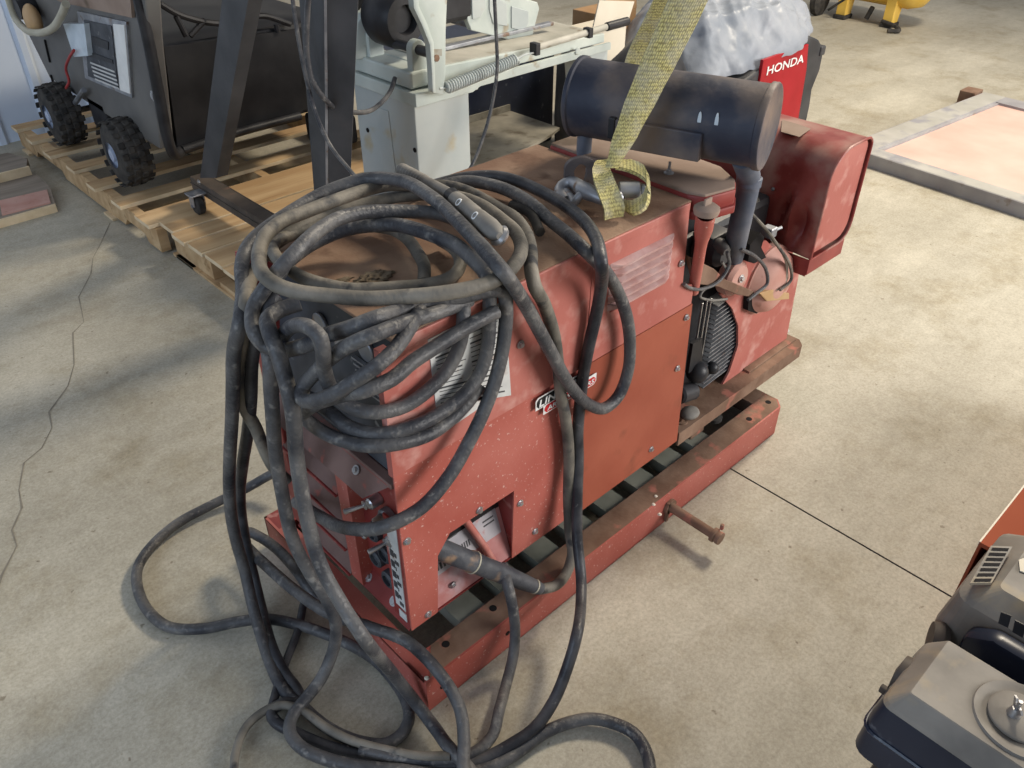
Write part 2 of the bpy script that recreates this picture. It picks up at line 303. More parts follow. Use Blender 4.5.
# corrugated wall at the left
b = BM(); t = bmesh.new(); prev = None; x = -4.0
prof = []
while x < 1.26:
    prof += [(x, 4.98), (x + 0.19, 4.98), (x + 0.205, 4.962), (x + 0.235, 4.962), (x + 0.25, 4.98)]; x += 0.25
for (x, y) in prof:
    c = (t.verts.new((x, y, 0)), t.verts.new((x, y, 3.0)))
    if prev: t.faces.new((prev[0], c[0], c[1], prev[1]))
    prev = c
merge(b, t)
box(b, (-4, 4.990, 0), (1.26, 5.02, 3.0))
tag(obj('wall_rear', b, 'wall'), kind='structure')

# ------------------------------------------------------------------ the welder
W = thing('welder_generator', 'large faded red engine-driven welder on a red skid under the heap of cable', 'welder', (1.2, 1.1, 0.0))
Y0, Y1 = 0.883, 1.33
# --- skid frame
b = BM()
prism(b, [(0.536, 0.815), (1.845, 0.815), (1.871, 0.84), (1.871, 0.88), (0.60, 0.88), (0.536, 0.88)], 'z', 0.094, 0.100)      # right top flange
prism(b, [(0.536, 0.815), (1.845, 0.815), (1.871, 0.84), (1.871, 0.845), (1.842, 0.821), (0.536, 0.821)], 'z', 0.002, 0.0939)
box(b, (0.60, 0.815, 0.002), (1.83, 0.85, 0.008))
skid = obj('skid_frame', b, 'red', W)
b = BM(); prism(b, [(0.55, 0.8195), (1.842, 0.8195), (1.867, 0.842), (1.867, 0.879), (0.60, 0.879)], 'z', 0.1001, 0.1010)
obj('grime_layer', b, 'rustbrown', skid)
b = BM(); box(b, (0.536, 0.821, 0.002), (0.542, 1.451, 0.100)); box(b, (0.536, 0.821, 0.094), (0.575, 1.44, 0.0998)); box(b, (0.536, 0.83, 0.002), (0.56, 1.44, 0.007))
obj('front_beam', b, 'red', skid)
b = BM(); box(b, (0.536, 1.445, 0.002), (1.871, 1.451, 0.100)); box(b, (0.542, 1.39, 0.094), (1.871, 1.445, 0.100)); obj('left_beam', b, 'dkred', skid)
b = BM(); box(b, (1.865, 0.85, 0.002), (1.871, 1.445, 0.100)); box(b, (1.80, 0.88, 0.094), (1.865, 1.39, 0.100)); obj('rear_beam', b, 'rustbrown', skid)
for x in (0.72, 0.84, 0.96, 1.08, 1.20, 1.32, 1.44, 1.56):
    b = BM(); box(b, (x - 0.035, 0.83, 0.086), (x + 0.035, 1.44, 0.0935)); box(b, (x - 0.035, 0.83, 0.06), (x - 0.030, 1.44, 0.086)); obj('floor_stripe_slat', b, 'slat', skid)  # slats put in for the floor's stripes of light and shadow
for p in [(0.624, 0.859, 0.101), (0.758, 0.859, 0.101), (1.730, 0.846, 0.101), (1.838, 0.852, 0.101)]:
    b = BM(); cyl(b, (p[0], p[1], 0.1), (p[0], p[1], 0.1016), 0.0085, n=16); obj('bolt_hole', b, 'hole', skid)
for x, z in ((0.575, 0.05), (0.76, 0.055)):
    b = BM(); cyl(b, (x, 0.8152, z), (x, 0.8140, z), 0.006, n=14); obj('bolt_hole', b, 'hole', skid)
for p in [(0.545, 0.820, 0.101), (1.265, 0.815, 0.101), (1.249, 0.783, 0.101), (1.292, 0.829, 0.101)]:
    b = BM(); cyl(b, (p[0], p[1] + .004, 0.1), (p[0], p[1] + .004, 0.1030), 0.0055, 0.003, n=10); obj('weld_spot', b, 'cream', skid)
# stub axle sticking out of the skid
b = BM(); tube(b, [(1.33, 0.822, 0.055), (1.33, 0.74, 0.055), (1.33, 0.672, 0.055)], 0.0125, n=16, step=.02); ax = obj('stub_axle', b, 'rustbrown', skid, smooth=True)
b = BM(); lathe(b, (1.33, 0.680, 0.055), (1.33, 0.652, 0.055), [(0.012, 0), (0.019, 0.05), (0.019, 0.35), (0.014, 0.45), (0.017, 0.6), (0.017, 0.9), (0.0, 1)], 18)
box(b, (1.345, 0.664, 0.066), (1.353, 0.672, 0.082), .001); obj('axle_collar', b, 'rustbrown', ax, smooth=True)
b = BM(); box(b, (1.315, 0.806, 0.01), (1.325, 0.815, 0.075), .002); cyl(b, (1.33, 0.815, 0.055), (1.33, 0.806, 0.055), 0.021, n=18); obj('axle_bracket', b, 'rustbrown', ax)
# --- engine platform rails resting on mounts
b = BM()
prism(b, [(1.43, 0.878), (2.03, 0.878), (2.052, 0.90), (2.052, 0.965), (1.43, 0.965)], 'z', 0.192, 0.200)
prism(b, [(1.43, 0.878), (2.03, 0.878), (2.052, 0.90), (2.046, 0.903), (2.028, 0.884), (1.43, 0.884)], 'z', 0.158, 0.1919)
box(b, (0.66, 0.97, 0.158), (1.40, 1.03, 0.174), .003)
rail = obj('platform_rail', b, 'rustbrown', W)
b = BM(); box(b, (0.60, 1.25, 0.158), (2.05, 1.33, 0.2), .003); obj('platform_rail', b, 'rustbrown', W)
b = BM(); box(b, (0.62, 0.96, 0.175), (2.045, 1.26, 0.195), .003); obj('platform_deck', b, 'black', W)
for x, y in ((0.70, 1.0), (1.22, 1.0), (0.70, 1.31), (1.22, 1.31), (1.66, .915), (1.80, 1.31)):
    if 1:
        b = BM(); lathe(b, (x, y, 0.1), (x, y, 0.16), [(0.0, 0), (0.022, 0), (0.022, 0.15), (0.015, 0.2), (0.018, 0.6), (0.015, 1), (0, 1)], 20); obj('rubber_mount', b, 'rubber', W, smooth=True)
# channel bracket with washer on the skid
br = (1.583, 0.906, 0.130)
b = BM(); x, y = br[0], br[1]
box(b, (x - 0.05, y - 0.002, 0.1), (x + 0.012, y + 0.055, 0.128), .004); cyl(b, (x - .002, y + .018, 0.128), (x - .002, y + .018, 0.133), 0.016, n=20); cyl(b, (x - .002, y + .018, 0.133), (x - .002, y + .018, 0.139), 0.008, n=6)
obj('mount_bracket', b, 'rustbrown', skid)
cc = (1.798, 0.915, 0.203)
b = BM(); box(b, (1.79, 0.905, 0.2), (2.04, 0.965, 0.206), .001); obj('cowl_foot', b, 'rustbrown', W)
for u in [(1.919, 0.940, 0.207), (2.054, 0.949, 0.207)]: bolt(u, (0, 0, 1), W, .008)
cw = (1.762, 1.051, 0.201)
b = BM(); cyl(b, (1.475, 0.905, 0.2), (1.475, 0.905, 0.204), 0.016, n=20); cyl(b, (1.475, 0.905, 0.204), (1.475, 0.905, 0.212), 0.008, n=6); obj('mount_washer', b, 'rustbrown', W)
# --- box shell
sp = lambda u: None
S = [(0.561, 0.883, 0.180), (0.628, 0.883, 0.183), (0.639, 0.883, 0.341), (0.672, 0.883, 0.381), (0.774, 0.883, 0.384), (0.844, 0.883, 0.380), (0.838, 0.883, 0.210), (1.017, 0.883, 0.179)]
zb = 0.18; zs = 0.604
b = BM()
pts = [(S[0][0], zb), (S[1][0], zb), (S[2][0], S[2][2]), (S[3][0], S[3][2]), (S[5][0], S[5][2]), (S[6][0], zb), (1.03, zb), (1.03, zs + .003), (0.56, zs + .003)]
prism(b, pts, 'y', 0.883, 0.887, mi=0)
lower = obj('side_panel', b, 'red', W)
b = BM(); prism(b, [(1.03, zb - .004), (1.424, zb - .002), (1.400, zs - .004), (1.03, zs - .004)], 'y', 0.879, 0.8828); obj('side_panel', b, 'orangered', W, label='orange-brown lower access panel')
b = BM()
prism(b, [(0.556, zs), (1.392, zs), (1.392, 0.655), (1.347, 0.668), (1.333, 0.860), (0.556, 0.860)], 'y', 0.8775, 0.8830)
box(b, (0.556, 0.883, 0.60), (0.575, 0.893, 0.86), .001)
up = obj('side_panel', b, 'redup', W, label='faded pink-red louvred upper panel')
# crease strip
b = BM(); prism(b, [(1.035, zs), (1.050, zs), (1.047, 0.858), (1.040, 0.858)], 'y', 0.8762, 0.8776); obj('panel_crease', b, 'redup', up)
# louvres
LV = [(1.094, 0.876, 0.818), (1.272, 0.876, 0.819), (1.095, 0.876, 0.700), (1.291, 0.876, 0.702)]
x0 = max(LV[0][0], LV[2][0]) - .004; x1 = LV[3][0] - .002; zt = LV[0][2] - .004; zz = LV[2][2] + .006
for k in range(6):
    z1 = zt - (zt - zz) * k / 6; z0 = z1 - (zt - zz) / 6 * 0.80
    b = BM(); t = bmesh.new()
    n = 8
    top = [(x0 + (x1 - x0) * i / n) for i in range(n + 1)]
    A = []; Bv = []; C = []
    for i, xx in enumerate(top):
        e = 1.0 if 0 < i < n else 0.12
        A.append(t.verts.new((xx, 0.8774, z1))); Bv.append(t.verts.new((xx, 0.8774 - 0.013 * e, z0 + .008))); C.append(t.verts.new((xx, 0.8774 - 0.010 * e, z0)))
    for i in range(n): t.faces.new((A[i], A[i + 1], Bv[i + 1], Bv[i])); t.faces.new((Bv[i], Bv[i + 1], C[i + 1], C[i]))
    merge(b, t); box(b, (x0 + .01, 0.8766, z0 - .007), (x1 - .01, 0.8776, z0 + .002), mi=1)
    obj('louver', b, ['louvdust_lit', 'dkred'], up)
b = BM(); box(b, (0.585, 0.8826, 0.8600), (1.345, 1.330, 0.866), .002)
top = obj('top_panel', b, 'topdust', W)
b = BM(); box(b, (0.585, 0.8768, 0.846), (1.335, 0.8826, 0.8655), .002); obj('top_lip', b, 'redup', top)
b = BM(); box(b, (0.56, 1.325, 0.18), (1.34, 1.330, 0.86)); obj('side_panel', b, 'dkred', W)
b = BM(); box(b, (1.33, 0.887, 0.2), (1.334, 1.325, 0.86)); obj('rear_panel', b, 'dkred', W)
b = BM(); box(b, (0.68, 0.93, 0.19), (1.32, 1.30, 0.80), .01); obj('inner_housing', b, 'black', W)
b = BM(); box(b, (0.57, 0.887, 0.176), (1.33, 1.325, 0.180)); obj('bottom_panel', b, 'dkred', W)
for u, v, y in [(0.852, 0.876, 0.741), (1.327, 0.876, 0.731)]: bolt((u, v, y), (0, -1, 0), up, .0065)
for q in [(1.380, 0.878, 0.573), (1.374, 0.878, 0.434), (1.311, 0.879, 0.218)]: bolt(q, (0, -1, 0), W, .0065)
for q in [(0.748, 0.883, 0.391), (0.861, 0.883, 0.334), (0.908, 0.883, 0.215), (0.603, 0.883, 0.196), (0.572, 0.883, 0.433)]: bolt(q, (0, -1, 0), lower, .0065)
# recessed output terminal bay: a panel sloping out to the bottom edge
T0, T1 = S[2][0] - .01, S[5][0]
def sl(x, s, o=0.0): return Vector((x, .955 - .066 * s - o * .94, .375 - .193 * s - o * .33))
def slab_s(bm, x0, x1, s0, s1, o0, o1):
    quadslab(bm, [sl(x0, s0, o1), sl(x1, s0, o1), sl(x1, s1, o1), sl(x0, s1, o1)], sl(0, 0, o0) - sl(0, 0, o1))
b = BM(); slab_s(b, T0 - .03, T1 - .001, 0, 1, -.004, 0); bay = obj('output_bay', b, 'baypink', W)
b = BM(); prism(b, [(.887, .181), (.955, .375), (.887, .400)], 'x', T1 - .001, T1 + .003); obj('bay_side', b, 'dkred', bay)
b = BM(); slab_s(b, T0 - .01, T1 - .012, .10, .66, 0, .0012); pl = obj('rating_plate', b, 'plategrey', bay)
for (xs_, ss_, n_, dx, ds, w_, h_) in ((T0 + .010, .54, 7, .009, 0, .005, .07), (T0 + .075, .50, 8, .006, 0, .003, .07), (T0 + .062, .20, 4, 0, .05, .035, .015), (T1 - .052, .28, 5, .007, 0, .004, .08), (T1 - .052, .42, 2, 0, .05, .03, .015)):
    b = BM()
    for k in range(n_): slab_s(b, xs_ + k * dx, xs_ + k * dx + w_, ss_ + k * ds, ss_ + k * ds + h_, .0010, .0020)
    obj('plate_print', b, 'ink', pl)
b = BM(); xt = T0 + .112
tube(b, [sl(xt, .12, .02), sl(xt + .012, .30, .018), sl(xt + .032, .60, .014), sl(xt + .045, .85, .012)], .0085, n=10); obj('lug_strap', b, 'redup', bay, smooth=True)
b = BM(); cyl(b, sl(xt - .004, .12, 0), sl(xt - .004, .12, .034), .010, n=6); cyl(b, sl(xt - .004, .12, .010), sl(xt - .004, .12, .016), .019, n=18); obj('ground_lug', b, 'darksteel', bay, smooth=True)
b = BM(); cyl(b, sl(xt + .018, .13, 0), sl(xt + .018, .13, .02), .007, n=6); obj('lug_nut', b, 'greysteel', bay, smooth=True)
bolt(sl(T0 + .052, .86, 0), (0, -.94, -.33), bay, .0075)
# data plate on the upper panel
D = [(0.648, 0.876, 0.842), (0.815, 0.876, 0.847), (0.829, 0.876, 0.638), (0.655, 0.876, 0.702)]
b = BM(); quadslab(b, [D[0], D[1], D[2], D[3]], (0, .0012, 0)); dp = obj('data_plate', b, 'paper', up)
b = BM()
def lerp(a, c, s): return Vector(a) * (1 - s) + Vector(c) * s
for k in range(17):
    s = 0.05 + k * 0.055
    l, r_ = lerp(D[0], D[3], s), lerp(D[1], D[2], s)
    for c in ((0.06, 0.44), (0.50, 0.92)):
        e = c[1] - 0.1 * random.random()
        p, q = lerp(l, r_, c[0]), lerp(l, r_, e); h = 0.0035 if k % 4 == 0 else 0.0018
        quadslab(b, [(p.x, .8758, p.z), (q.x, .8758, q.z), (q.x, .8758, q.z - h), (p.x, .8758, p.z - h)], (0, .0006, 0))
obj('plate_print', b, 'ink', dp)
# second, smaller sticker under the cables
D = [(0.657, 0.876, 0.700), (0.778, 0.876, 0.688), (0.772, 0.876, 0.652), (0.655, 0.876, 0.640)]
b = BM(); quadslab(b, D, (0, .0012, 0)); obj('data_plate', b, 'paper', up)
# maker's badge
G = [(0.893, 0.883, 0.594), (1.072, 0.882, 0.574), (1.069, 0.882, 0.534), (0.895, 0.882, 0.544)]
g0 = Vector((G[0][0], 0.876, 0.600)); gw = (G[1][0] - G[0][0])
zc = 0.5 * (G[0][2] + G[3][2]); hh = 0.034
def badge(x0, x1, z0, z1, y, m, par, sk=0.0, r=.006):
    b = BM(); prism(b, [(x0 + r, z0), (x1 - r, z0), (x1, z0 + r), (x1 + sk, z1 - r), (x1 + sk - r, z1), (x0 + sk + r, z1), (x0 + sk, z1 - r), (x0, z0 + r)], 'y', y, y + .0008); return obj('badge_field', b, m, par)
zt_ = G[0][2] + .001
X0 = G[0][0]; X1 = X0 + gw * 0.86; ZM = zt_ - 0.029
b = BM(); prism(b, [(X0, ZM), (X0 + .022, ZM), (X0 + .022, ZM - .021), (X1 + .016, ZM - .021), (X1 + .024, ZM - .014), (X1 + .024, ZM + .006), (X1, ZM + .006), (X1, zt_ - .006), (X1 - .006, zt_), (X0 + .006, zt_), (X0, zt_ - .006)], 'y', 0.8742, 0.8750)
bd = obj('maker_badge', b, 'white', W)
badge(X0 + .003, X1 - .003, ZM + .003, zt_ - .003, 0.8734, 'logoblack', bd)
badge(X0 + .025, X1 + .021, ZM - .018, ZM + .000, 0.8735, 'logored', bd)
def side_text(s, x0, x1, z, size, y, m, par, name='lettering', shear=0.0):
    t = text_bm(s, size, 0.0005, shear); wd, mn = width_of(t); k = (x1 - x0) / wd
    for v in t.verts: v.co = Vector((x0 + (v.co.x - mn) * k, y - v.co.z, z + v.co.y))
    b = BM(); merge(b, t); return obj(name, b, m, par)
side_text('LINCOLN', X0 + .008, X1 - .008, ZM + .006, 0.024, 0.8728, 'white', bd, shear=.15)
side_text('ARC WELDERS', X0 + .031, X1 + .016, ZM - .014, 0.0145, 0.8728, 'white', bd, shear=.15)

# --- front end: slats, hood strip, control bay
b = BM(); quadslab(b, [(0.560, 0.893, 0.572), (0.560, 1.285, 0.572), (0.532, 1.285, 0.520), (0.532, 0.950, 0.520)], (0.006, 0, .003)); box(b, (0.556, 0.889, 0.567), (0.575, 1.29, 0.578), .001)
hood = obj('hood_strip', b, 'louver', W)
b = BM(); quadslab(b, [(0.5595, 0.90, 0.5735), (0.5595, 1.28, 0.5735), (0.5565, 1.28, 0.569), (0.5565, 0.90, 0.569)], (-.001, 0, .001)); obj('hood_trim', b, 'dkred', hood)
bolt((0.548, 0.985, 0.556), (-.85, 0, .53), hood, .007)
for k in range(4):
    z = 0.455 - k * 0.078
    b = BM(); quadslab(b, [(0.600, 1.085, z + .028), (0.600, 1.29, z + .028), (0.552, 1.29, z - .035), (0.552, 1.085, z - .035)], (0.004, 0, .002)); sl = obj('front_slat', b, 'louver', W)
    b = BM(); box(b, (0.548, 1.085, z - .040), (0.556, 1.29, z - .034), .0015); obj('slat_lip', b, 'dkred', sl)
b = BM(); box(b, (0.60, 1.08, 0.185), (0.606, 1.29, 0.56)); obj('slat_backing', b, 'black', W)
b = BM(); box(b, (0.556, 1.285, 0.18), (0.62, 1.325, 0.86), .003); obj('corner_post', b, 'dkred', W)
b = BM(); box(b, (0.556, 1.045, 0.182), (0.561, 1.085, 0.500)); box(b, (0.561, 1.045, 0.182), (0.605, 1.049, 0.46)); obj('control_post', b, 'red', W)
b = BM(); box(b, (0.584, 0.89, 0.185), (0.588, 1.046, 0.56)); cp = obj('control_panel', b, 'dkred', W)
b = BM(); quadslab(b, [(0.584, 0.888, 0.212), (0.584, 1.046, 0.212), (0.558, 1.07, 0.180), (0.558, 0.888, 0.180)], (0, 0, -.004)); obj('control_sill', b, 'dkred', cp)
b = BM(); box(b, (0.5625, 0.889, 0.190), (0.5665, 0.940, 0.47)); box(b, (0.5610, 0.898, 0.225), (0.5627, 0.930, 0.455), mi=1); box(b, (0.5610, 0.898, 0.192), (0.5627, 0.922, 0.214), mi=1)
lab = obj('control_label', b, ['dkred', 'paper'], cp)
b = BM()
for k in range(8): box(b, (0.5600, 0.902 + .005 * (k % 3), 0.235 + k * .020), (0.5611, 0.914, 0.245 + k * .020))
for k in range(5): box(b, (0.5600, 0.916, 0.25 + k * .03), (0.5611, 0.927, 0.268 + k * .03))
obj('label_print', b, 'ink', lab)
for (y, z) in ((1.005, 0.36), (0.970, 0.325), (1.005, 0.285), (0.968, 0.252)):
    b = BM(); lathe(b, (0.584, y, z), (0.568, y, z), [(0, 0), (0.021, 0), (0.021, .8), (0.017, 1), (0.013, 1), (0.013, .6), (0, .6)], 22); obj('receptacle', b, 'blackplate', cp, smooth=True)
for (y, z, dy) in ((1.015, 0.43, .02), (0.955, 0.372, .01), (0.985, 0.405, -.01)):
    b = BM(); cyl(b, (0.584, y, z), (0.57, y, z), .010, n=12); cyl(b, (0.57, y, z), (0.535, y + dy, z - .008), .0035, .006, n=10, bev=.002); obj('toggle_switch', b, 'steel', cp, smooth=True)
b = BM(); cyl(b, (0.585, 0.945, 0.445), (0.566, 0.945, 0.445), .021, n=24, bev=.003); cyl(b, (0.566, 0.945, 0.445), (0.548, 0.945, 0.445), .015, .013, n=16, bev=.003); obj('selector_knob', b, 'greysteel', cp, smooth=True)
b = BM(); cyl(b, (0.585, 0.93, 0.40), (0.560, 0.93, 0.40), .014, n=6, bev=.003); obj('terminal_stud', b, 'steel', cp, smooth=True)
b = BM(); cyl(b, (0.585, 0.975, 0.47), (0.556, 0.975, 0.47), .012, n=16, bev=.003); obj('terminal_stud', b, 'steel', cp, smooth=True)
for (y, z) in ((0.955, 0.198), (1.045, 0.196)): bolt((0.572, y, z), (-.7, 0, .7), cp, .0085)
# black name plate leaning back above the hood
b = BM(); quadslab(b, [(0.575, 0.889, 0.580), (0.575, 1.285, 0.580), (0.625, 1.285, 0.858), (0.625, 0.889, 0.858)], (.004, 0, 0)); npn = obj('name_plate', b, 'blackplate', W)
for (y, z) in ((1.00, 0.78), (1.07, 0.76), (1.14, 0.77)):
    s = (z - .58) / .278; xx = 0.575 + .05 * s
    b = BM(); cyl(b, (xx + .002, y, z), (xx - .006, y, z), .022, n=24, bev=.002); obj('gauge', b, 'greysteel', npn, smooth=True)
b = BM()
for k in range(6): box(b, (0.596, 0.945 + k * .004, 0.70 + k * .011), (0.6035, 1.01 + k * .004, 0.704 + k * .011))
obj('plate_print', b, 'greysteel', npn)
# --- fuel tank top
b = BM(); P = [(1.449, 1.106, 0.885), (1.495, 1.080, 0.885), (1.511, 0.962, 0.885), (1.454, 0.861, 0.885), (1.410, 0.831, 0.885), (1.312, 0.842, 0.885), (1.314, 0.922, 0.885), (1.288, 0.975, 0.885)]
xs = [p[0] for p in P]
prism(b, [(1.345, 0.895), (1.36, 0.86), (1.44, 0.842), (1.475, 0.865), (1.515, 0.93), (1.53, 1.15), (1.49, 1.29), (1.345, 1.29)], 'z', 0.840, 0.874, bev=.004)
ft = obj('fuel_tank', b, 'dkred', W, smooth=True)
b = BM(); prism(b, [(1.347, 0.897), (1.361, 0.863), (1.440, 0.845), (1.473, 0.868), (1.512, 0.931), (1.527, 1.15), (1.488, 1.288), (1.347, 1.288)], 'z', 0.872, 0.880, bev=.003); obj('dusty_tank_top', b, 'tankdust', ft, smooth=True)
b = BM(); prism(b, [(1.343, 0.893), (1.358, 0.856), (1.441, 0.838), (1.479, 0.862), (1.519, 0.928), (1.534, 1.15), (1.492, 1.294), (1.343, 1.294)], 'z', 0.822, 0.840, bev=.003); obj('tank_flange', b, 'dkred', ft, smooth=True)
q = (1.397, 0.984, 0.885)
b = BM(); cyl(b, (q[0], q[1], .877), (q[0], q[1], .882), .011, n=16); cyl(b, (q[0], q[1], .882), (q[0], q[1], .888), .006, n=6); cyl(b, (q[0], q[1], .888), (q[0], q[1], .905), .003, n=8); obj('tank_stud', b, 'steel', ft)
# --- oil filler neck
a0 = (1.315, 0.826, 0.864); a1 = (1.379, 0.868, 0.704)
b = BM(); a0 = Vector(a0); a1 = Vector(a1)
lathe(b, a1 + (a1 - a0) * .5, a0, [(0.0125, 0), (0.0125, .6), (0.0135, .68), (0.019, .82), (0.0195, 1)], 22); fn = obj('filler_neck', b, 'red', W, smooth=True)
b = BM(); lathe(b, a0, a0 + Vector((0, 0, .02)), [(0, 0), (0.024, 0), (0.026, .3), (0.026, .7), (0.018, 1), (0, 1)], 24); box(b, a0 + Vector((-.012, -.003, .016)), a0 + Vector((.012, .003, .034)), .003); obj('filler_cap', b, 'tankdust', fn, smooth=True)
# --- muffler
m0 = Vector((1.483, 0.815, 1.0)); m1 = Vector((1.352, 1.225, 1.0)); md = (m1 - m0).normalized()
b = BM(); lathe(b, m0, m1, [(0, 0.004), (0.076, 0.004), (0.079, 0.0), (0.084, 0.0), (0.086, 0.006), (0.086, 0.030), (0.0815, 0.036), (0.081, 0.955), (0.085, 0.962), (0.085, 0.98), (0.078, 0.99), (0.05, 1.0), (0, 1.0)], 48)
mf = obj('muffler', b, 'muffler', W, smooth=True)
b = BM(); n_ = Vector((-md.y, md.x, 0)); n_ = -n_ if n_.x > 0 else n_
c = m0.lerp(m1, 0.50); hx = md * 0.085
mt = Matrix.Translation(c) @ Matrix(((md.x, n_.x, 0), (md.y, n_.y, 0), (0, 0, 1))).to_4x4()
box(b, (-.105, 0.068, -.062), (.080, 0.092, -.004), .003, mtx=mt); hs = obj('heat_shield_plate', b, 'muffler', mf)
b = BM(); box(b, (.080, 0.072, -.045), (.094, 0.094, -.002), .002, mtx=mt); obj('shield_bracket', b, 'black', mf)
for u, v, k in ((694, 122, 0), (711, 124, 0)):
    s = 0.285 if u < 700 else 0.205; c2 = m0.lerp(m1, s)
    b = BM(); t = bmesh.new()
    lathe(t, (0, 0, 0), (0, 0.0016, 0), [(0, 0), (.0038, 0), (.0038, 1), (0, 1)], 12)
    for vv in t.verts: vv.co.z *= 4.6 if u < 700 else 5.4
    for vv in t.verts: vv.co.z += .018; vv.co.y -= .0021
    t.transform(Matrix.Translation(c2 + n_ * .0805 + Vector((0, 0, .0))) @ Matrix(((md.x, n_.x, 0), (md.y, n_.y, 0), (0, 0, 1))).to_4x4())
    merge(b, t); obj('scraped_patch', b, 'clear', mf)
e0 = m0.lerp(m1, 0.10) + Vector((0, 0, -.07))
b = BM(); tube(b, [e0] + [(1.531, 0.868, 0.861), (1.536, 0.872, 0.801), (1.546, 0.880, 0.739), (1.630, 0.930, 0.603)], .0245, n=22); ep = obj('exhaust_pipe', b, 'pipe', mf, smooth=True)
b = BM(); lathe(b, (1.532, 0.868, 0.870), (1.531, 0.868, 0.848), [(0.024, 0), (0.028, .1), (0.028, .9), (.024, 1)], 20); obj('pipe_clamp', b, 'pipe', ep, smooth=True)
c3 = m0.lerp(m1, 0.93)
b = BM(); tube(b, [c3 + Vector((0, 0, -.07)), c3 + Vector((0.0, .0, -.13)), (c3.x + .02, c3.y, 0.78)], .017, n=18); obj('exhaust_pipe', b, 'pipe', mf, smooth=True)
# --- engine
EN = BM(); box(EN, (1.40, 0.975, 0.20), (1.86, 1.27, 0.70), .02); box(EN, (1.36, 0.99, 0.60), (1.60, 1.27, 0.80), .02); eng = obj('engine_block', EN, 'black', W)
F = [(1.606, 0.965, 0.490), (1.747, 0.965, 0.402), (1.768, 0.965, 0.254), (1.696, 0.965, 0.234), (1.640, 0.965, 0.271)]
b = BM()
fa, fb = Vector(F[0]), Vector(F[3])
for k in range(19):
    s = k / 18; z = fa.z - .0 - s * (fa.z - fb.z + .0)
    xl = fa.x + .004 - .006 * s; xr = F[1][0] + .008 - (0 if s < .7 else (s - .7) * .10)
    quadslab(b, [(xl, 0.935, z - .006), (xr, 0.935, z + .003), (xr, 0.985, z + .003), (xl, 0.985, z - .006)], (0, 0, -.0032))
obj('cylinder_fins', b, 'greysteel', eng)
b = BM()
for k, dx in enumerate((-.055, -.035, -.018)): 
    box(b, (fa.x + dx, 0.945, fb.z + .06), (fa.x + dx + .004, 0.950, fa.z + .02), .001)
obj('push_rod', b, 'steel', eng)
K = [(1.552, 0.930, 0.309), (1.530, 0.930, 0.267), (1.510, 0.930, 0.238), (1.624, 0.930, 0.287)]
b = BM(); t = bmesh.new(); bmesh.ops.create_icosphere(t, subdivisions=3, radius=.030); t.transform(Matrix.Translation(K[0])); merge(b, t)
t = bmesh.new(); bmesh.ops.create_icosphere(t, subdivisions=3, radius=.018); t.transform(Matrix.Translation(K[3])); merge(b, t)
cyl(b, (K[1][0] - .06, .925, K[1][2] + .01), (K[1][0] + .01, .925, K[1][2] - .01), .024, n=20, bev=.006); obj('starter_motor', b, 'blackp', eng, smooth=True)
b = BM(); q = Vector(K[0]) + Vector((-.01, 0, .045)); quadslab(b, [q + Vector((-.03, 0, -.03)), q + Vector((.03, 0, -.03)), q + Vector((.01, 0, .06)), q + Vector((-.03, 0, .06))], (0, .01, 0)); obj('side_cover', b, 'black', eng)
b = BM(); q = K[2]; t = bmesh.new(); bmesh.ops.create_icosphere(t, subdivisions=3, radius=.024)
for v in t.verts: v.co = Vector((v.co.x * 1.2, v.co.y, v.co.z * .55)) + Vector((q[0] - .01, .90, .218))
merge(b, t); obj('drain_plug', b, 'stinger', eng, smooth=True)
# blower housing
H = [(1.663, 0.930, 0.168), (1.714, 0.930, 0.229), (1.735, 0.930, 0.310), (1.714, 0.930, 0.384), (1.666, 0.930, 0.457), (1.595, 0.930, 0.527), (1.621, 0.930, 0.556), (1.641, 0.930, 0.610), (1.682, 0.930, 0.634), (1.773, 0.930, 0.614), (1.893, 0.930, 0.520), (1.999, 0.930, 0.469), (2.022, 0.930, 0.179)]
b = BM(); prism(b, [(p[0], p[2]) for p in H], 'y', 0.926, 0.932); prism(b, [(H[10][0] - .01, H[10][2]), (H[11][0], H[11][2]), (H[12][0], 0.205), (H[12][0] - .03, 0.205)], 'y', 0.932, 1.02)
bh = obj('blower_housing', b, 'redup', W)
c = Vector((1.816, 0.930, 0.485))
b = BM(); lathe(b, c + Vector((0, .01, 0)), c + Vector((0, -.055, 0)), [(0.100, 0), (.100, .1), (0.098, .3), (0.092, .35), (0.080, .7), (0.058, .88), (0.0, 1.0)], 40); dm = obj('fan_dome', b, 'pinkdust', bh, smooth=True)
c = Vector((1.614, 0.890, 0.573))
b = BM(); lathe(b, c + Vector((0, .04, 0)), c, [(0.045, 0), (0.045, .7), (0.036, .95), (0, 1)], 30); dp2 = obj('dust_cover', b, 'pinkdust', bh, smooth=True)
bolt(c + Vector((.002, -.001, .006)), (0, -1, .2), dp2, .008)
for P_, nm in (([(1.635, 0.905, 0.662), (1.672, 0.905, 0.681), (1.697, 0.905, 0.660), (1.692, 0.905, 0.635), (1.727, 0.905, 0.595), (1.672, 0.905, 0.598), (1.641, 0.905, 0.614)], 'fan_opening'), ([(1.712, 0.922, 0.478), (1.769, 0.922, 0.473), (1.797, 0.922, 0.431), (1.772, 0.922, 0.404), (1.720, 0.922, 0.435)], 'fan_opening')):
    b = BM(); prism(b, [(p[0], p[2]) for p in P_], 'y', P_[0][1] - .012, P_[0][1] + .02); obj(nm, b, 'hole', bh)
